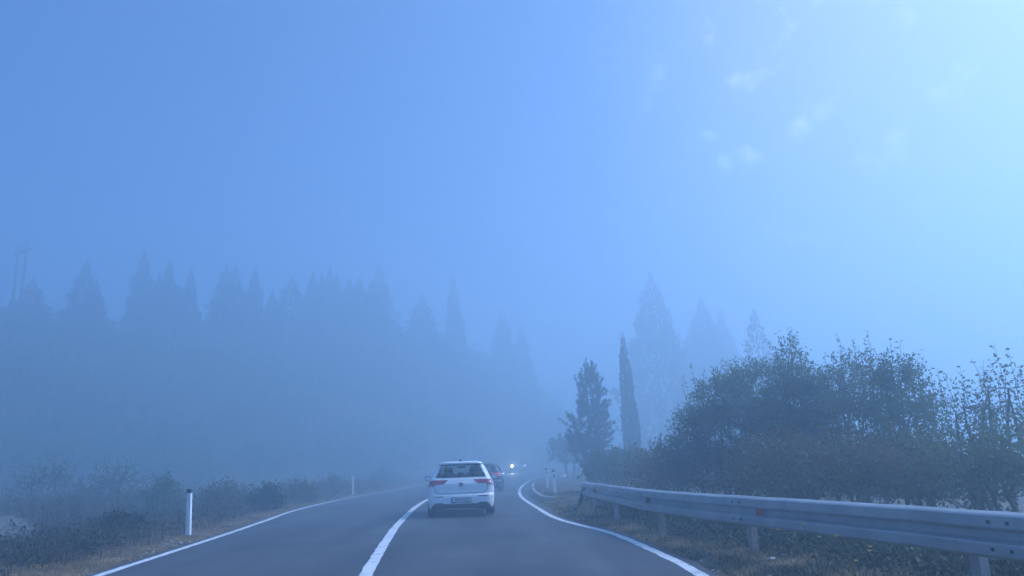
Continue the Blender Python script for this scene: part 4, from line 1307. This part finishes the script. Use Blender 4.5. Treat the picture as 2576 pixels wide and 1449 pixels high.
weeds('weeds', 1500, lambda y: lx(y) - 1.0 - rng.random() ** 1.4 * 22, 26, 64, m_leaf_brown, 'dim weeds and low scrub along the far left bank', .12, (.25, 1.1), 22, 1.0, .4)

weeds('weeds', 900, lambda y: rlx(min(y, 22)) + .9 + rng.random() * 5.5, 17, 34, m_leaf_brown, 'tall dim weeds round the foot of the thicket beyond the rail end', .07, (.3, .85), 30, 1.0, .2)

# ---- yellow flowering weeds under the rail
for px, py, Y, lb in ((2055, 1345, 8.3, 'weed with small yellow flowers under the guard rail, the left one'), (2160, 1378, 7.3, 'weed with small yellow flowers under the guard rail, the one nearer the right edge')):
    p = at(px, py, Y); g = terrain(p.x, p.y)
    root = empty('flowering_weed', (p.x, p.y, g), 0, lb, 'plant')
    bm = bmesh.new(); bf = bmesh.new()
    for k in range(4):
        hgt = max(.25, p.z - g + rng.normal() * .07); dx, dy = rng.normal() * .16, rng.normal() * .12
        add_tube(bm, [(0, 0, -.02), (dx * .5, dy * .5, hgt * .6), (dx, dy, hgt)], [.006, .004, .002], 4, caps=False)
        for j in range(5):
            a = 2 * PI * j / 5 + k
            c = Vector((dx, dy, hgt)); e = Vector((math.cos(a), math.sin(a), .5)) * .026; s = Vector((-math.sin(a), math.cos(a), 0)) * .012
            bf.faces.new([bf.verts.new(c), bf.verts.new(c + e * .6 + s), bf.verts.new(c + e), bf.verts.new(c + e * .6 - s)])
    from_bm('stem', bm, m_weed, root, normals=False)
    from_bm('flower', bf, m_flower, root, normals=False)['kind'] = 'stuff'

# ---- litter and stones
m_litter = mat('white_litter', (0.78, 0.78, 0.76), 0.6, var=0.08)
def scrap(px, py, sz, label, name='litter', flat=.35):
    g = on_ground(px, py, 0.05)
    z = terrain(g.x, g.y)
    bm = bmesh.new()
    bmesh.ops.create_icosphere(bm, subdivisions=2, radius=1)
    for v in bm.verts:
        c = v.co.copy()
        k = 1 + .55 * pnoise(c * 1.7 + Vector((px, py, 0)))
        v.co = Vector((c.x * sz * k, c.y * sz * .6 * k, (c.z * k + .6) * sz * flat))
    o = from_bm(name, bm, m_litter)
    o.location = (g.x, g.y, z); o.rotation_euler = (0, 0, rng.uniform(-.5, .5))
    return setp(o, label, 'litter', 'litter on the right verge')
scrap(1629, 1306, .10, 'crumpled white bottle lying left of the rusty post under the rail')
scrap(1453, 1302, .035, 'tiny white scrap on the earth near the white line')
scrap(1703, 1305, .03, 'small white scrap right of the far rusty post')
scrap(1724, 1321, .035, 'white scrap in the weeds midway between the two rusty posts')
scrap(1770, 1323, .04, 'white scrap below the rail nearest the near rusty post')
scrap(1941, 1401, .05, 'pale pebble-like scrap at the foot of the near rusty post')
lt = on_ground(1420, 1205, .1)
o = scrap(1420, 1207, .35, 'larger white piece of litter in the grass right of the marker posts', flat=.5)
m_stone = mat('pale_stone', (0.36, 0.34, 0.31), 0.9, var=0.25, vscale=8)
LPx = []
for x, y, z in np.concatenate([scatter(420, lambda y: lx(y) - .25 - abs(rng.normal()) * .35, 9.5, 30, 1.4), scatter(200, lambda y: rx(y) + .25 + abs(rng.normal()) * .8, 7, 26, 1.4)]):
    s_ = rng.uniform(.010, .032)
    c = np.array([x, y, z + s_ * .2])
    a = rng.uniform(0, 6)
    q = [c + s_ * np.array([math.cos(a + k * PI / 2) * rng.uniform(.7, 1.3), math.sin(a + k * PI / 2) * rng.uniform(.7, 1.3), 0]) for k in range(4)]
    t_ = c + np.array([0, 0, s_ * .9])
    for k in range(4): LPx.append([q[k], q[(k + 1) % 4], t_])
setp(quads('gravel', LPx, m_stone, k=3), 'pale grit and small stones along the road edges', kind='stuff')
